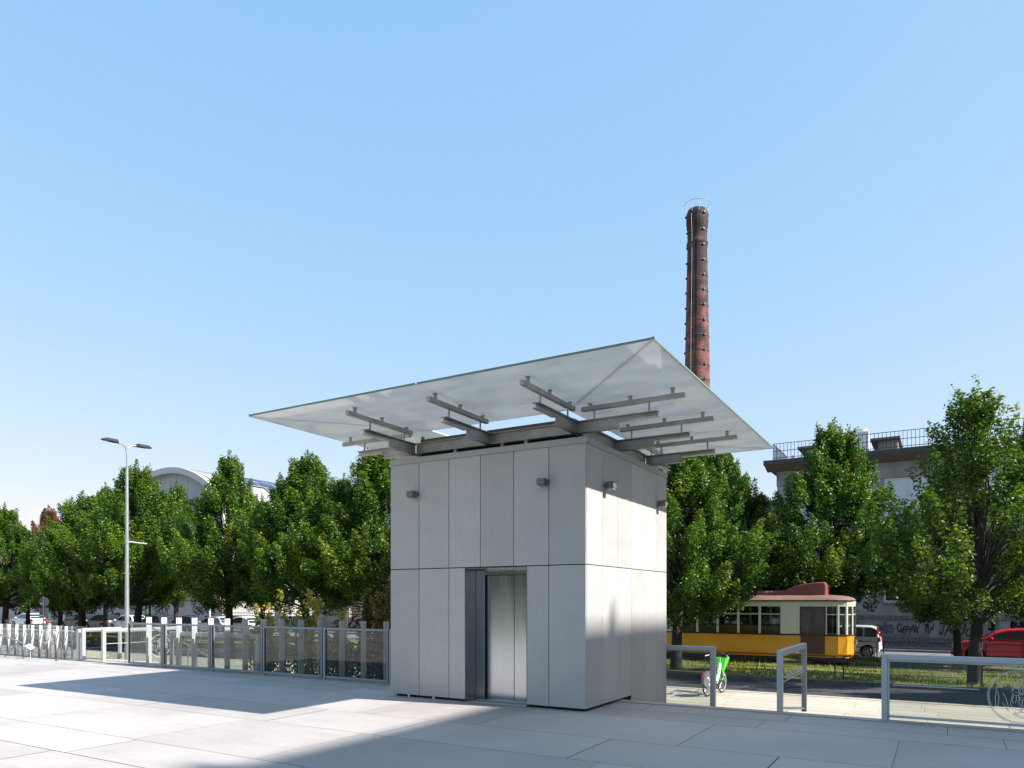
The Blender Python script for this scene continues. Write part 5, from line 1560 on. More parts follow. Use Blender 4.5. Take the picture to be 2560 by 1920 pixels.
def person(x, y, z, rz, label, shirt, shorts, hairc, beard, h=1.76, straps=True):
    t = empty('person', (x,y,z), rz, label, 'person'); s = h/1.76; t.scale = (s,s,s)
    skin = mat('skin_'+str(len(bpy.data.materials)), (.50,.30,.22), .5, var=.08)
    V = []; E = []; Rr = []
    def add(p, r, par=None):
        V.append(p); Rr.append(r)
        if par is not None: E.append((par, len(V)-1))
        return len(V)-1
    pel = add((0,0,.95),(.155,.105)); wa = add((0,.0,1.10),(.135,.10),pel); ch = add((0,-.01,1.30),(.16,.115),wa); sh_ = add((0,.0,1.42),(.13,.09),ch)
    nk = add((0,.01,1.50),.055,sh_); jaw = add((0,-.015,1.575),(.062,.07),nk); mid_ = add((0,-.005,1.65),(.074,.088),jaw); top = add((0,.005,1.725),(.055,.065),mid_)
    nose = add((0,-.105,1.625),.012,mid_)
    for sx in (-1,1): add((sx*.082,.0,1.64),.014,mid_)
    joints = {}
    for sx in (-1,1):
        a = add((sx*.185,.0,1.40),.058,sh_); el = add((sx*.235,.03,1.12),.044,a); wr = add((sx*.245,-.06,.87),.028,el)
        pm = add((sx*.245,-.085,.80),(.022,.040),wr); 
        for k, (dy, L) in enumerate(((-.030,.075),(-.010,.085),(.010,.080),(.028,.062))):
            f1 = add((sx*.246,-.088+dy,.755),.0095,pm); f2 = add((sx*.238,-.090+dy*1.1,.755-L*.5),.0085,f1); add((sx*.226,-.086+dy*1.1,.755-L),.0075,f2)
        th = add((sx*.225,-.125,.815),.011,pm); add((sx*.215,-.145,.775),.009,th)
        hp = add((sx*.095,.0,.88),.090,pel); kn = add((sx*.105,-.02+(.07 if sx < 0 else -.10),.49),.060,hp); an = add((sx*.105,(.20 if sx < 0 else -.13),.095),.036,kn)
        ft = add((sx*.112,(.14 if sx < 0 else -.20),.045),.036,an); add((sx*.118,(.07 if sx < 0 else -.28),.035),.030,ft)
        joints[sx] = (a, el, hp, kn, an, ft)
    body = skin_obj('body', V, E, Rr, skin, t, 2)
    # shirt
    SV = []; SE = []; SR = []
    def sa(p, r, par=None):
        SV.append(p); SR.append(r)
        if par is not None: SE.append((par, len(SV)-1))
        return len(SV)-1
    a0 = sa((0,0,.90),(.185,.135)); a1 = sa((0,0,1.08),(.168,.130),a0); a2 = sa((0,-.01,1.30),(.188,.142),a1); a3 = sa((0,0,1.425),(.142,.105),a2); sa((0,.008,1.475),(.078,.072),a3)
    for sx in (-1,1):
        b = sa((sx*.195,.0,1.395),.082,a3); c = sa((sx*.222,.015,1.27),.076,b); sa((sx*.230,.022,1.18),.072,c)
    skin_obj('t_shirt', SV, SE, SR, shirt, t, 1)
    SV = []; SE = []; SR = []
    a0 = sa((0,0,.94),(.175,.125))
    for sx in (-1,1):
        b = sa((sx*.098,.0,.86),.112,a0); kn = V[joints[sx][3]]; hp = V[joints[sx][2]]
        c = sa(tuple(hp[i]*.55+kn[i]*.45 for i in range(3)),.098,b); sa(tuple(hp[i]*.18+kn[i]*.82 for i in range(3)),.090,c)
    skin_obj('shorts', SV, SE, SR, shorts, t, 1)
    for sx in (-1,1):
        an, ft = V[joints[sx][4]], V[joints[sx][5]]
        skin_obj('shoe', [(an[0],an[1]+.03,.05),(ft[0],ft[1],.045),(ft[0]+sx*.006,ft[1]-.10,.04)], [(0,1),(1,2)], [.050,.046,.040], M['slat'], t, 1)
    hm = mat('hair_'+str(len(bpy.data.materials)), hairc, .7, var=.2)
    skin_obj('hair', [(0,.035,1.63),(0,.03,1.70),(0,.0,1.745),(0,-.045,1.735)], [(0,1),(1,2),(2,3)], [(.070,.05),(.078,.075),(.066,.055),(.045,.03)], hm, t, 1, 1)
    if beard: skin_obj('beard', [(-.055,-.03,1.60),(0,-.075,1.572),(.055,-.03,1.60)], [(0,1),(1,2)], [.024,.032,.024], hm, t, 1, 1)
    mb = MB()
    for sx in (-1,1): mb.sphere((sx*.030,-.088,1.665),.011)
    mb.build('eyes', M['black_iron'], t, local=True)
    mb = MB(); mb.box(-.024,-.098,1.594,.024,-.090,1.602); mb.build('mouth', mat('lips_'+str(len(bpy.data.materials)), (.36,.13,.11), .5, var=0), t, local=True)
    if straps:
        bp = empty('backpack', (x,y,z), rz); 
        bp['label'] = 'dark backpack carried by the man in the white t-shirt'; bp['category'] = 'backpack'; bp.scale = (s,s,s)
        skin_obj('pack', [(0,.20,1.02),(0,.21,1.20),(0,.19,1.38)], [(0,1),(1,2)], [(.13,.08),(.14,.09),(.11,.06)], M['signback'], bp, 1, 1)
        for sx in (-1,1):
            mb = MB(); mb.tube([(sx*.10,.13,1.42),(sx*.115,.02,1.515),(sx*.12,-.12,1.42),(sx*.13,-.155,1.25),(sx*.17,-.10,1.08),(sx*.15,.12,1.02)], .016, 6); mb.build('strap', M['signback'], bp, local=True)
    return t
tee = mat('white_tee', (.74,.75,.78), .8, var=.05, bump=.2, bscale=20); khaki = mat('khaki_shorts', (.47,.40,.29), .85, var=.08, bump=.2, bscale=20)
blue = mat('pale_blue_shirt', (.45,.53,.62), .8, var=.05); dk = mat('dark_trousers', (.05,.055,.07), .85, var=.1)
px, py = CAM[0]+FX*30.4+RX*(123-1280)/FPX*30.4, CAM[1]+FY*30.4+RY*(123-1280)/FPX*30.4
person(px, py, -1.0, R(60), 'man in a white t-shirt and beige shorts walking behind the white fins', tee, khaki, (.16,.06,.03), True, 1.80)
x, t_ = at(563.5, 33.5)
person(x, 33.5, -1.10, R(200), 'person in a pale blue top behind the silver car, mostly hidden', blue, dk, (.22,.07,.04), False, 1.72, False)

# ================================================================= graffiti
GL = {
 'J': [[(.2,1),(.9,1)],[(.6,1),(.6,.2),(.4,0),(.1,.1),(0,.3)]], 'A': [[(0,0),(.45,1),(.9,0)],[(.15,.4),(.8,.4)]], 'Z': [[(0,1),(.8,1),(0,0),(.9,0)]],
 'O': [[(.5,1),(.1,.8),(0,.4),(.3,0),(.7,.05),(.95,.45),(.8,.9),(.5,1)]], 'G': [[(.9,.8),(.5,1),(.1,.7),(0,.3),(.4,0),(.85,.15),(.9,.45),(.55,.45)]],
 'E': [[(.8,1),(.1,.9),(.05,.1),(.8,0)],[(.1,.5),(.65,.52)]], 'P': [[(.1,0),(.15,1),(.7,.95),(.85,.7),(.6,.45),(.15,.45)]], 'X': [[(0,0),(.9,1)],[(.05,1),(.85,0)]],
 '3': [[(.1,.9),(.6,1),(.8,.75),(.35,.55),(.85,.35),(.6,.02),(.05,.1)]], 'H': [[(.1,0),(.15,1)],[(.8,0),(.75,1)],[(.12,.5),(.78,.5)]], 'S': [[(.85,.9),(.4,1),(.1,.75),(.8,.35),(.5,0),(.0,.12)]],
 'K': [[(.1,0),(.15,1)],[(.85,1),(.15,.5),(.9,0)]], 'N': [[(.05,0),(.1,1),(.8,0),(.85,1)]], 'D': [[(.1,0),(.1,1),(.7,.85),(.85,.4),(.5,0),(.1,0)]], 'U': [[(.05,1),(.1,.2),(.45,0),(.8,.2),(.85,1)]],
 'R': [[(.1,0),(.1,1),(.75,.85),(.7,.55),(.1,.5)],[(.4,.5),(.9,0)]], 'V': [[(0,1),(.45,0),(.9,1)]], 'L': [[(.1,1),(.1,0),(.8,.02)]], 'T': [[(0,1),(.9,.98)],[(.45,1),(.4,0)]], 'I': [[(.4,1),(.4,0)]], 'B': [[(.1,0),(.1,1),(.7,.9),(.65,.6),(.1,.52),(.8,.4),(.75,.05),(.1,0)]], 'M': [[(0,0),(.1,1),(.45,.4),(.8,1),(.9,0)]], 'C': [[(.85,.85),(.4,1),(.05,.5),(.35,.02),(.85,.15)]],
}
def graffiti(parent, word, x0, x1, z0, z1, y, m, w=.05, seed=0, name='graffiti', bubble=False):
    r = random.Random(seed); mb = MB(); n = len(word); cw = (x1-x0)/n
    for i, ch in enumerate(word):
        ox = x0 + cw*i; jx, jz = r.uniform(-.05,.05)*cw, r.uniform(-.08,.08)*(z1-z0); sl = r.uniform(-.15,.45)*cw; rt = r.uniform(-.5,.5); sx_ = r.uniform(.85,1.35); sz_ = r.uniform(.75,1.25)
        for st in GL.get(ch, GL['O']):
            pts = []
            for (p, q) in zip(st[:-1], st[1:]):
                for k in range(4):
                    f = k/4; pts.append((p[0]+(q[0]-p[0])*f, p[1]+(q[1]-p[1])*f))
            pts.append(st[-1])
            P = [(ox+jx+px*cw*sx_+sl*pz+r.uniform(-.03,.03)*cw, z0+jz+pz*(z1-z0)*sz_+rt*(px-.5)*cw+r.uniform(-.03,.03)*(z1-z0)) for px, pz in pts]
            for a in range(3):
                P = [P[0]] + [tuple((P[j-1][c]+2*P[j][c]+P[j+1][c])/4 for c in (0,1)) for j in range(1,len(P)-1)] + [P[-1]]
            sets = [P]
            if bubble: sets = [[(x+dx, z+dz) for x, z in P] for dx, dz in ((-w*1.6,w*.8),(w*1.6,-w*.8))]
            for Q in sets:
                for p, q in zip(Q[:-1], Q[1:]):
                    d = Vector((q[0]-p[0],0,q[1]-p[1]));
                    if d.length < 1e-5: continue
                    L = d.length; d /= L; sd = Vector((-d.z,0,d.x))
                    mb.obox(((p[0]+q[0])/2, y, (p[1]+q[1])/2), d*(L/2+w*.25), sd*w*.5, Vector((0,.0015,0)))
    return mb.build(name, m, parent)

# ================================================================= building on the right
BY = 38.0
bR = empty('institute_building', (18, BY, -1.0), 0, 'grey three-storey building with a dark eave and roof railing, behind the trees at right', 'building')
BX0, BX1, BE = -4.25, 46., 10.05
mb = MB(); mb.box(BX0, BY, -1.1, BX1, BY+15, BE)
mb.build('wall', M['render_grey'], bR)
mb = MB(); mb.box(BX0-.65, BY-1.0, BE+.08, BX1, BY+15.6, BE+.38); eav = mb.build('eave', M['eave'], bR, bevel=.02)
mb = MB(); mb.prism([(BY-.97, BE+.0795),(BY-.001, BE-.22),(BY-.001, BE+.0795)], BX0-.6, BX1, 'x'); mb.box(BX0-.62, BY, BE+.0005, BX0-.001, BY+15.5, BE+.0795); mb.build('soffit', M['soffit'], bR)
mb = MB(); mb.box(BX0-.03, BY-.05, BE-1.15, BX1, BY-.001, BE-.23); mb.build('frieze', M['plinth_wall'], bR)
# roof railing
mb = MB(); ry = BY-.75; rx0 = BX0-.1; z0, z1 = BE+.38, BE+1.42
mb.box(rx0, ry-.02, z1-.03, BX1, ry+.02, z1); mb.box(rx0, ry-.012, z0+.12, BX1, ry+.012, z0+.15); mb.box(rx0, ry-.012, z0+.55, BX1, ry+.012, z0+.58)
x = rx0
while x < BX1: mb.box(x-.012, ry-.011, z0, x+.012, ry+.011, z1-.031); x += .21
mb.box(rx0-.02, ry+.021, z1-.03, rx0+.02, ry+12, z1); mb.box(rx0-.012, ry+.021, z0+.12, rx0+.012, ry+12, z0+.15)
yy = ry+.2
while yy < ry+12: mb.box(rx0-.011, yy-.012, z0, rx0+.011, yy+.012, z1-.031); yy += .21
mb.build('roof_railing', M['black_iron'], bR)
# rooftop rooms and cooling unit
for (ua, ub, Yr, vt, nm) in ((1998, 2062, BY+2.2, 1113, 'roof_room'), (2180, 2246, BY+2.0, 1092, 'roof_room')):
    xa, ta = at(ua, Yr); xb_, _ = at(ub, Yr)
    zt = zat(vt, ta)
    mb = MB(); mb.box(xa+.3, Yr+.3, BE+.381, xb_-.05, Yr+3.2, zt-.25); rm = mb.build(nm, M['plinth_wall'], bR)
    mb = MB(); mb.box(xa-.1, Yr-.1, zt-.2495, xb_+.1, Yr+3.5, zt-.12); mb.build('roof_slab', M['soffit'], rm)
xa, ta = at(2070, BY+4.2); xb_, _ = at(2172, BY+4.2); zt = zat(1078, ta)
mb = MB(); mb.box(xa, BY+4.2, BE+.381, xb_, BY+6.2, zt-.25)
acu = mb.build('cooling_unit', M['ac'], bR, bevel=.04)
mb = MB()
for k in (0.25, .75): mb.lathe([(.5,0),(.52,.28),(.46,.28),(.44,.05)], (xa+(xb_-xa)*k, BY+5.2, zt-.25), 24)
mb.build('fan_cowl', M['galv_pale'], acu)
mb = MB(); mb.box(xa+.12, BY+4.185, BE+.7, (xa+xb_)/2-.05, BY+4.199, zt-.45); mb.box((xa+xb_)/2+.05, BY+4.185, BE+.7, xb_-.12, BY+4.199, zt-.45); mb.build('unit_door', M['galv_pale'], acu)
xa, ta = at(1972, BY+.6)
for k in range(3):
    mb = MB(); mb.tube([(xa+k*.45-.2, BY+.9, BE+.381), (xa+k*.45-.2, BY+.9, BE+.75+.12*(k%2))], .14, 12); mb.tube([(xa+k*.45-.2, BY+.9, BE+.75),(xa+k*.45+.1, BY+.75, BE+.6)], .04, 8); mb.build('roof_vent', M['galv_pale'], bR)
xd = at(1981, BY-.1)[0]
mb = MB(); mb.tube([(xd, BY-.10, -.4),(xd, BY-.10, BE-.62)], .055, 8); mb.tube([(xd, BY-.09, BE-.6),(xd, BY-.16, BE-.38)], [.08,.2], 8); mb.build('downpipe', M['galv_pale'], bR)
# base: rough stone, panelled wall with pilasters, ledge
mb = MB(); mb.box(BX0-.12, BY-.22, -1.05, BX1, BY-.001, -.42); mb.build('stone_base', M['rubble'], bR)
mb = MB(); mb.box(BX0-.06, BY-.10, -.4195, BX1, BY-.001, .62); mb.build('panel_wall', M['plinth_wall'], bR)
mb = MB(); mb.box(BX0-.1, BY-.20, .6205, BX1, BY-.001, .80); mb.build('ledge', M['rubble'], bR)
x = at(2160, BY)[0]
pil_x = []
while x < BX1: 
    pil_x.append(x); x += 3.35
x = at(2160, BY)[0]-3.35
while x > BX0: pil_x.append(x); x -= 3.35
for x in pil_x:
    mb = MB(); mb.box(x, BY-.16, -.419, x+.52, BY-.101, .62); mb.build('pilaster', M['pilaster'], bR)
for px_ in pil_x:
    mb = MB()
    a, b = px_+.72, px_+3.15
    for (c, d, e, f) in ((a,-.30,b,-.25),(a,.47,b,.52)): mb.box(c, BY-.135, d, e, BY-.1015, f)
    for c in (a, b-.05): mb.box(c, BY-.135, -.2495, c+.05, BY-.1015, .4695)
    mb.build('panel_moulding', M['pilaster'], bR)
def window(parent, xa, xb, za, zb, y, blind=False, mull=1, fr=.07):
    mb = MB()
    mb.box(xa, y-.05, za, xa+fr, y+.02, zb); mb.box(xb-fr, y-.05, za, xb, y+.02, zb); mb.box(xa+fr+.0005, y-.05, zb-fr, xb-fr-.0005, y+.02, zb); mb.box(xa+fr+.0005, y-.05, za, xb-fr-.0005, y+.02, za+fr)
    for k in range(mull):
        c = xa + (xb-xa)*(k+1)/(mull+1); mb.box(c-fr*.6, y-.045, za+fr+.0005, c+fr*.6, y+.02, zb-fr-.0005)
    f = mb.build('window', M['winframe'], parent)
    mb = MB(); mb.box(xa+fr*.5, y-.02, za+fr*.5, xb-fr*.5, y-.004, zb-fr*.5); mb.build('pane', M['shutter'] if blind else M['pane'], f)
    mb = MB(); mb.box(xa-.08, y-.12, za-.10, xb+.08, y-.001, za-.001); mb.build('sill', M['pilaster'], f)
xw0 = at(2211, BY)[0]; xw1 = at(2272, BY)[0]
for k in range(-1, 9):
    o = k*4.6
    if xw0+o < BX0+.3: continue
    window(bR, xw0+o, xw1+o, 1.62, 3.62, BY)
    window(bR, xw0+o, xw0+o+2.5, 5.5, 8.85, BY, True)
window(bR, xw0-3.9, xw0-2.6, 1.62, 3.62, BY)
def gx(u): return at(u, BY-.11)[0]
def gz(v, u): return zat(v, at(u, BY-.11)[1])
yg = BY-.137
graffiti(bR, 'JAZOO', gx(2346), gx(2428), gz(1587,2380), gz(1560,2380), yg, M['ink_black'], .06, 1, bubble=False)
graffiti(bR, 'GEPAX', gx(2243), gx(2297), gz(1583,2270), gz(1562,2270), yg, M['ink_black'], .05, 2)
graffiti(bR, 'EARKO', gx(2188), gx(2232), gz(1582,2210), gz(1558,2210), yg, M['ink_violet'], .05, 3)
graffiti(bR, '3', gx(2470), gx(2492), gz(1574,2480), gz(1555,2480), BY-.163, M['ink_black'], .10, 4)
graffiti(bR, '3HS', gx(2512), gx(2568), gz(1575,2530), gz(1558,2530), yg, M['ink_black'], .09, 5)
graffiti(bR, 'MN', gx(2313), gx(2334), gz(1582,2320), gz(1560,2320), BY-.163, M['ink_black'], .05, 6)
graffiti(bR, 'VAR', gx(2117), gx(2143), gz(1566,2130), gz(1555,2130), yg, M['ink_white'], .05, 7)
graffiti(bR, 'NTIB', gx(2522), gx(2566), gz(1542,2540), gz(1526,2540), BY-.203, M['ink_violet'], .05, 8)
graffiti(bR, 'SAIM', gx(2524), gx(2566), gz(1553,2540), gz(1546,2540), BY-.203, M['ink_white'], .035, 9)
for k, (ua, ub, w_, va, vb) in enumerate(((1790,1835,'ARC',1545,1535),(1885,1915,'CK',1545,1535),(1830,1865,'TAE',1574,1566),(1700,1720,'BR',1545,1532))):
    if gx(ua) > BX0: graffiti(bR, w_, gx(ua), gx(ub), gz(va,ua), gz(vb,ua), yg, M['ink_black'], .05, 20+k)

# lower house beyond its left end
bL = empty('balcony_house', (-11, 47, -1), 0, 'pale house with a slatted balcony left of the grey three-storey building', 'building')
mb = MB(); mb.box(-24, 47, -1.1, -4.8, 60, 9.0); mb.build('wall', M['pale_wall'], bL)
mb = MB(); mb.box(-24.3, 46.6, 9.0005, -4.6, 60, 9.2); mb.build('roof', M['eave'], bL)
mb = MB(); mb.box(-12, 45.9, 7.4, -4.9, 46.999, 7.55); bal = mb.build('balcony', M['pale_wall'], bL)
mb = MB(); x = -12.
while x < -4.9: mb.box(x, 45.9, 7.5505, x+.06, 45.94, 8.75); x += .13
mb.build('balcony_railing', M['ac'], bal)
for k in range(4): window(bL, -22+4.4*k, -20.4+4.4*k, 5.0, 6.9, 47); window(bL, -22+4.4*k, -20.4+4.4*k, 1.2, 3.2, 47)

# ================================================================= low fence wall with iron bars, between hall and grey building
fw = empty('iron_fence', (-36, 37.2, -1), 0, 'stone wall topped with tall iron bars running behind the parked cars', 'fence')
mb = MB(); mb.box(-57.0, 37.1, -1.05, -6.0, 37.4, .25); mb.build('low_wall', M['plinth_wall'], fw)
mb = MB(); x = -56.8
while x < -6.1: mb.box(x-.014, 37.236, .2505, x+.014, 37.264, 2.75); x += .22
mb.box(-57, 37.22, 2.6, -6.1, 37.235, 2.66); mb.box(-57, 37.22, .45, -6.1, 37.235, .51); mb.build('bars', M['black_iron'], fw)
x = -56.9
while x < -6:
    mb = MB(); mb.box(x-.35, 36.98, -1.05, x+.35, 37.0995, 3.0); mb.box(x-.35, 37.4005, -1.05, x+.35, 37.5, 3.0); mb.box(x-.35, 37.1, .2505, x+.35, 37.4, 3.0) ; x += 8.4
    mb.build('pier', M['beige'], fw)
xg = at(880, 37.1)[0]
graffiti(fw, 'RUSK', xg-2.0, xg+2.2, -.75, .1, 37.097, M['ink_red'], .15, 31, bubble=True); graffiti(fw, 'NOME', xg+3.0, xg+6.0, -.7, .1, 37.097, M['ink_black'], .10, 32)
xg = at(735, 37.1)[0]; graffiti(fw, 'VNKM', xg-1.5, xg+1.5, -.7, .15, 37.097, M['ink_black'], .12, 33)
bh = empty('courtyard_house', (-32, 52, -1), 0, 'pale plastered house behind the iron fence, glimpsed through the tree crowns', 'building')
mb = MB(); mb.box(-53.0, 52, -1.1, -14.0, 66, 7.6); mb.build('wall', M['beige'], bh)
mb = MB(); mb.box(-53.3, 51.6, 7.6005, -13.7, 66.4, 7.85); mb.build('roof', M['soffit'], bh)
for k in range(9): window(bh, -51.5+4.2*k, -50.0+4.2*k, 4.2, 6.2, 52); window(bh, -51.5+4.2*k, -50.0+4.2*k, .6, 2.7, 52)

# ================================================================= vaulted hall
HX, HR, HZ = -66.0, 12.4, 3.35
hall = empty('vaulted_hall', (HX, BY, -1), 0, 'hall with an arched concrete gable and solar panels on its curved roof', 'building')
HW = 8.5
def arc(r, z_low, n=28):
    a = math.acos(max(-1, min(1, (z_low-HZ)/r)))
    return [(HX + r*math.sin(-a + 2*a*i/n), HZ + r*math.cos(-a + 2*a*i/n)) for i in range(n+1)]
mb = MB(); mb.box(HX-HW, BY, -1.1, HX+HW, BY+60, 11.6); mb.build('wall', M['pale_wall'], hall)
mb = MB(); mb.box(HX-HW-.5, BY-.75, 11.6005, HX+HW+.35, BY-.0005, 12.05); mb.build('cornice', M['eave'], hall)
mb = MB(); p = arc(HR-.5, 11.601); mb.prism(p, BY+.06, BY+.5, 'y'); mb.build('gable', M['concrete'], hall)
mb = MB(); po = arc(HR, 11.7); pi_ = arc(HR-.62, 11.7); mb.prism(po + pi_[::-1], BY-.55, BY+.0595, 'y'); mb.build('arch_band', M['archband'], hall)
mb = MB(); po = arc(HR-.02, 11.62); pi_ = arc(HR-.2, 11.62); mb.prism(po + pi_[::-1], BY+.501, BY+60, 'y'); vr = mb.build('roof', M['vault'], hall)
# standing seams
mb = MB()
for k in range(34):
    y = BY+1.0+k*.55
    po = arc(HR+.03, 12.0, 20); pi_ = arc(HR-.02, 12.0, 20); mb.prism(po + pi_[::-1], y, y+.05, 'y')
mb.build('roof_seams', M['vault'], vr)
# solar panels on the right flank
r0 = HR+.16
for row in range(5):
    a0 = R(9 + row*7.3); a1 = a0 + R(7.0)
    p0 = Vector((HX + r0*math.sin(a0), 0, HZ + r0*math.cos(a0))); p1 = Vector((HX + r0*math.sin(a1), 0, HZ + r0*math.cos(a1)))
    c = (p0+p1)/2; dv = (p1-p0)/2; nn = Vector((-dv.z,0,dv.x)).normalized()
    if nn.z < 0: nn = -nn
    mb = MB(); mf = MB(); y = BY + (4 if row < 3 else 7)
    while y < BY+56:
        L = 2.6
        mb.obox((c.x+nn.x*.012, y+L/2, c.z+nn.z*.012), dv*.94, Vector((0,L/2-.06,0)), nn*.02); mf.obox((c.x, y+L/2, c.z), dv, Vector((0,L/2,0)), nn*.02); y += L+.02
    pn = mf.build('solar_row', M['solar_frame'], vr); mb.build('solar_cells', M['solar'], pn)
for k in range(5):
    x = HX-6.6+k*3.1; window(hall, x, x+1.3, 2.4, 4.6, BY); window(hall, x, x+1.3, 6.4, 8.8, BY)
    mb = MB(); mb.box(x-.1, BY-.012, -.75, x+1.6, BY-.001, .15); mb.build('vent_opening', M['pane'], hall)
    mb = MB(); mb.tube([(x-.05, BY-.08, 3.0),(x+1.35, BY-.08, 3.0)], .02, 6)
    for q in range(9): mb.tube([(x+.02+q*.16, BY-.08, 2.42),(x+.02+q*.16, BY-.08, 3.0)], .012, 5)
    mb.build('window_rail', M['black_iron'], hall)
for k in range(9):
    y = BY+3+k*5.5
    mb = MB(); mb.box(HX+HW-.02, y, 3, HX+HW+.04, y+1.5, 6.2); mb.build('side_window', M['pane'], hall)
mb = MB(); mb.box(HX-HW-.02, BY-.06, 1.75, HX+HW+.02, BY-.001, 1.92); mb.build('string_course', M['beige'], hall)
def hx(u): return at(u, BY)[0]
def hz(v, u): return zat(v, at(u, BY)[1])
graffiti(hall, 'SNOLA', hx(386), hx(420), hz(1535,400), hz(1521,400), BY-.004, M['ink_black'], .10, 41)
graffiti(hall, 'OGRZOM', hx(484), hx(556), hz(1534,520), hz(1518,520), BY-.004, M['ink_black'], .11, 42, bubble=True)
graffiti(hall, 'V', hx(412), hx(420), hz(1543,416), hz(1535,416), BY-.004, M['ink_violet'], .10, 43)

# long low building at the far left
bl = empty('low_workshop', (-110, BY, -1), 0, 'long low grey building covered in graffiti at the far left', 'building')
mb = MB(); mb.box(-170, BY+.4, -1.1, HX-HW-.05, BY+14, 5.6); mb.build('wall', M['render_grey'], bl)
mb = MB(); mb.box(-170, BY+.2, 5.6005, HX-HW-.051, BY+14.2, 5.85); mb.build('roof', M['eave'], bl)
mb = MB(); mb.box(-170, BY+.25, -1.05, HX-HW-.06, BY+.399, .9); mb.build('panel_wall', M['pale_wall'], bl)
mb = MB(); mb.box(-170, BY+.18, .9005, HX-HW-.06, BY+.399, 1.05); mb.build('ledge', M['pilaster'], bl)
for k in range(20):
    x = HX-HW-3.6-k*4.4
    window(bl, x, x+2.0, 1.5, 3.9, BY+.4)
    mb = MB()
    for q in range(13): mb.tube([(x+.05+q*.16, BY+.30, 1.5),(x+.05+q*.16, BY+.30, 3.9)], .014, 5, False)
    mb.build('window_grille', M['black_iron'], bl)
lx = lambda u: at(u, BY+.2)[0]
lz = lambda v, u: zat(v, at(u, BY+.2)[1])
for k, (ua, ub, va, vb, w_, m_, th, bub) in enumerate(((36,66,1538,1526,'KANDZ','ink_black',.20,False),(129,157,1546,1531,'BRSA','ink_red',.15,True),(214,228,1542,1531,'VN','ink_black',.16,False),(240,262,1543,1533,'HELO','ink_red',.09,False),(278,299,1545,1534,'CNUZ','ink_black',.22,False),(170,190,1543,1534,'TEUI','ink_violet',.10,False),(308,318,1545,1525,'RX','ink_black',.09,False),(190,206,1545,1533,'KIV','ink_violet',.12,False),(110,119,1544,1533,'DB','ink_black',.12,False))):
    graffiti(bl, w_, lx(ua), lx(ub), lz(va,ua), lz(vb,ua), BY+.245, M[m_], th, 60+k, bubble=bub)

# ================================================================= chimney
cd = 80.0; k = (1743-1280)/FPX
cx, cy = CAM[0]+FX*cd+RX*k*cd, CAM[1]+FY*cd+RY*k*cd
ct = empty('brick_chimney', (cx, cy, -1), 0, 'tall round red brick factory chimney with iron bands and a hoop railing at the top', 'chimney')
px_ = lambda n: n/FPX*cd
ztop = zat(528, cd)
zz = lambda v: zat(v, cd)
prof = [(1.62,-1.0),(1.36,zz(960)),(1.19,zz(760)),(1.06,zz(624)),(1.06,zz(618)),(1.15,zz(615)),(1.15,zz(609)),(1.06,zz(606)),(1.05,zz(575)),(1.14,zz(572)),(1.14,zz(566)),(1.18,zz(561)),(1.20,zz(556)),(1.18,zz(553)),(1.18,zz(540)),(1.12,zz(534)),(.98,ztop),(.80,ztop),(.80,ztop-1)]
prof = [(r*1.0, h) for r, h in prof]
mb = MB(); mb.lathe(prof, (cx,cy,0), 40); sh_ = mb.build('shaft', M['brick'], ct, smooth=True)
def rad_at(h):
    for (r0,h0),(r1,h1) in zip(prof[:-1], prof[1:]):
        if h0 <= h <= h1 and h1 > h0: return r0+(r1-r0)*(h-h0)/(h1-h0)
    return 1.1
tocam = Vector((CAM[0]-cx, CAM[1]-cy, 0)).normalized(); sd = Vector((-tocam.y, tocam.x, 0))
for v in (542, 582, 620, 658, 695, 732, 770, 808, 845, 882, 918, 955, 992):
    h = zz(v); r = rad_at(h)
    mb = MB(); mb.lathe([(r-.01,h-.05),(r+.03,h-.05),(r+.03,h+.05),(r-.01,h+.05)], (cx,cy,0), 40)
    for a in (35, 40, 155, 275):
        d = tocam*math.cos(R(a)) + sd*math.sin(R(a)); c = Vector((cx,cy,h)) + d*(r+.06); mb.obox(c, d*.07, Vector((-d.y,d.x,0))*.05, Vector((0,0,.10)))
    mb.build('iron_band', M['iron_band'], ct)
la = tocam*math.cos(R(-6)) + sd*math.sin(R(-6)); ls = Vector((-la.y, la.x, 0))
mb = MB()
for s in (-1,1):
    mb.tube([tuple(Vector((cx,cy,h)) + la*(rad_at(h)+.22) + ls*.20*s) for h in (zz(1000), zz(760), zz(640), zz(600), zz(560), zz(532))], .03, 6)
h = zz(1000)
while h < zz(533):
    p = Vector((cx,cy,h)) + la*(rad_at(h)+.22); mb.tube([tuple(p-ls*.2), tuple(p+ls*.2)], .02, 5); h += .35
mb.build('ladder', M['iron_band'], ct)
la2 = tocam*math.cos(R(-28)) + sd*math.sin(R(-28)); mb = MB()
hs = [zz(v) for v in (1000,900,800,700,640,600,560,545)]
mb.tube([tuple(Vector((cx,cy,h)) + la2*(rad_at(h)+.12)) for h in hs], .02, 5)
h = zz(1000)
while h < zz(545):
    mb.tube([tuple(Vector((cx,cy,h)) + la2*(rad_at(h)-.02)), tuple(Vector((cx,cy,h)) + la2*(rad_at(h)+.2)+ls*.12)], .02, 5); h += .95
mb.build('lightning_cable', M['galv_pale'], ct)
mb = MB(); hr = zz(512); mb.ring((cx,cy,hr), 1.36, .035, 48, 6)
for q in range(10):
    a = 2*math.pi*q/10+.15; d = Vector((math.cos(a), math.sin(a), 0)); c = Vector((cx,cy,0))
    mb.tube([tuple(c+d*1.36+Vector((0,0,hr))), tuple(c+d*1.28+Vector((0,0,hr-.3))), tuple(c+d*1.22+Vector((0,0,zz(538))))], .028, 6)
mb.ring((cx,cy,ztop+.05), 1.0, .04, 40, 6)
mb.build('hoop_railing', M['galv_pale'], ct)
rs = np.random.RandomState(3); n = 160
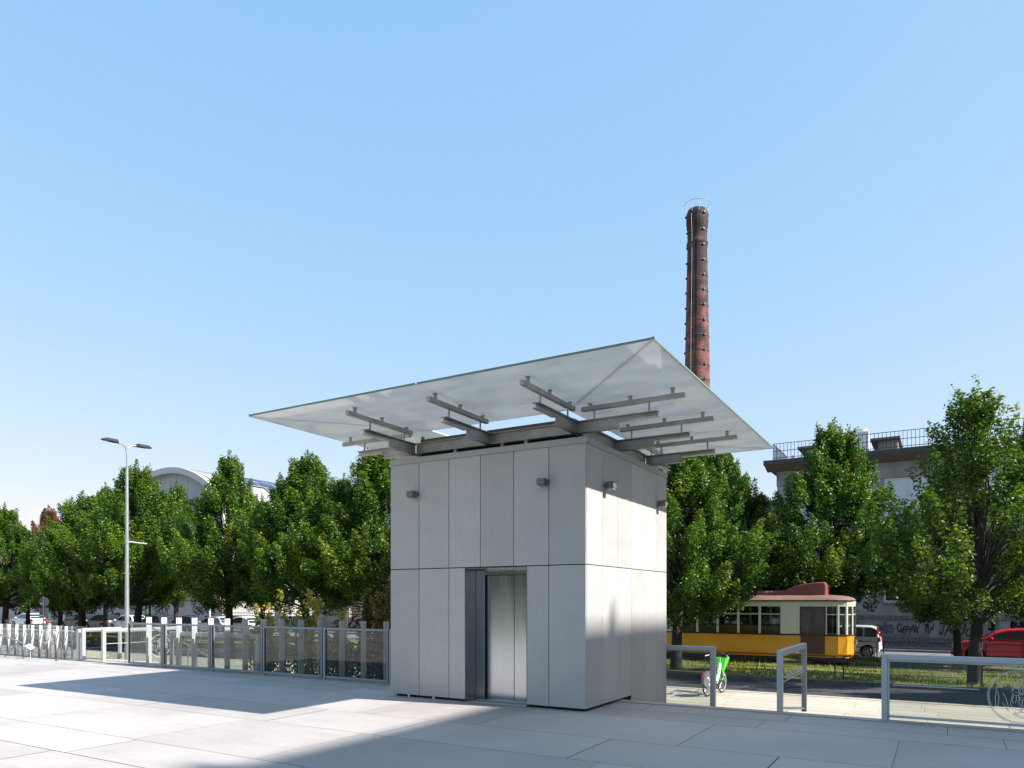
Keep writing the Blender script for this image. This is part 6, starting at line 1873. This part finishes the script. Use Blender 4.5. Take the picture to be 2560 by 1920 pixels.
base = Vector((cx,cy,zz(985))) + (tocam*math.cos(R(20))+sd*math.sin(R(20)))*1.45
C = np.array(base) + rs.normal(0,1,(n,3))*np.array([.22,.22,.6]) + np.array(tocam)*.1
me = tri_mesh('ivy', leaf_quads(C - np.array((cx,cy,-1)), rs.normal(0,1,(n,3)), .28, rs), rs.rand(n)); me.materials.append(M['leaf'])
o = bpy.data.objects.new('ivy_tuft', me); COL.objects.link(o); o.parent = ct

# ================================================================= block right of the viewer whose roof edge shades the plaza
SUN = Vector((5.75,.90,4.84)).normalized()
bs = empty('apartment_block', (38, -12, 0), 0, 'tall apartment block standing right of the viewer, shading the plaza', 'building')
TX = 30.0; TZ = 1.31 + TX*SUN.z/SUN.x; TY = 5.2 + SUN.y/SUN.x*TX
mb = MB(); mb.box(TX, -46, -1.1, TX+14, TY, TZ); mb.build('wall', M['block'], bs)
for j in range(7):
    for i in range(11):
        y = -44+i*4.6
        if y+1.7 > TY: continue
        mb = MB(); mb.box(TX-.03, y, 2.2+j*3.4, TX-.002, y+1.6, 4.3+j*3.4); mb.build('window', M['pane'], bs)
for (yb, w, h) in ((1.05+SUN.y/SUN.x*TX, .10, .50), (-5.0+SUN.y/SUN.x*TX, .16, .6)):
    mb = MB(); mb.box(TX, yb-w, TZ+.0005, TX+.7, yb+w, TZ+h*.55); mb.box(TX+.1, yb-w*.5, TZ+h*.5505, TX+.5, yb+w*.5, TZ+h); mb.build('roof_stack', M['brick'], bs)
be = empty('rear_block', (-30, -60, 0), 0, 'pale block far behind the viewer beyond the lawn trees', 'building')
mb = MB(); mb.box(-70, -75, -1.1, 25, -60, 10); mb.build('wall', M['pale_wall'], be)

# ================================================================= light, sky, camera
wd = bpy.data.worlds.new('World'); scene.world = wd; wd.use_nodes = True
nt = wd.node_tree; nt.nodes.clear()
sky = nt.nodes.new('ShaderNodeTexSky'); sky.sky_type = 'NISHITA'; sky.sun_disc = False
sky.sun_elevation = math.asin(SUN.z); sky.sun_rotation = math.atan2(SUN.x, SUN.y)
sky.altitude = 120; sky.air_density = 1.0; sky.dust_density = SKY_DUST; sky.ozone_density = SKY_OZONE
bg = nt.nodes.new('ShaderNodeBackground'); bg.inputs['Strength'].default_value = SKY_STR
ow = nt.nodes.new('ShaderNodeOutputWorld')
sp = nt.nodes.new('ShaderNodeSeparateXYZ'); cb = nt.nodes.new('ShaderNodeCombineXYZ')
nt.links.new(sky.outputs[0], sp.inputs[0])
for i, (gm, k) in enumerate(SKY_CURVE):      # softer roll-off from zenith to horizon, per channel
    m0 = nt.nodes.new('ShaderNodeMath'); m0.operation = 'MULTIPLY'; m0.inputs[1].default_value = .15
    m1 = nt.nodes.new('ShaderNodeMath'); m1.operation = 'POWER'; m1.inputs[1].default_value = gm
    m2 = nt.nodes.new('ShaderNodeMath'); m2.operation = 'MULTIPLY'; m2.inputs[1].default_value = k/(SKY_STR*2**EXPOSURE)
    nt.links.new(sp.outputs[i], m0.inputs[0]); nt.links.new(m0.outputs[0], m1.inputs[0]); nt.links.new(m1.outputs[0], m2.inputs[0]); nt.links.new(m2.outputs[0], cb.inputs[i])
nt.links.new(cb.outputs[0], bg.inputs[0])
nt.links.new(bg.outputs[0], ow.inputs[0])
sl = bpy.data.lights.new('sun', 'SUN'); sl.energy = SUN_STR; sl.angle = R(.53); sl.color = (1.0,.972,.935)
so = bpy.data.objects.new('sun', sl); COL.objects.link(so); so.location = (30, 5, 60)
so.rotation_euler = SUN.to_track_quat('Z','Y').to_euler()
cam = bpy.data.cameras.new('camera'); co = bpy.data.objects.new('camera', cam); COL.objects.link(co)
co.location = CAM; co.rotation_euler = (R(90), 0, YAW)
cam.sensor_width = 36; cam.lens = 36*FPX/2560; cam.shift_y = (HOR-960)/2560; cam.clip_start = .05; cam.clip_end = 3000
scene.camera = co
vs = scene.view_settings; vs.view_transform = 'Standard'; vs.look = 'None'; vs.exposure = EXPOSURE; vs.gamma = 1
scene.cycles.max_bounces = 10; scene.cycles.transparent_max_bounces = 24; scene.cycles.diffuse_bounces = 4; scene.cycles.glossy_bounces = 4
scene.cycles.caustics_reflective = False; scene.cycles.caustics_refractive = False
scene.cycles.use_denoising = True
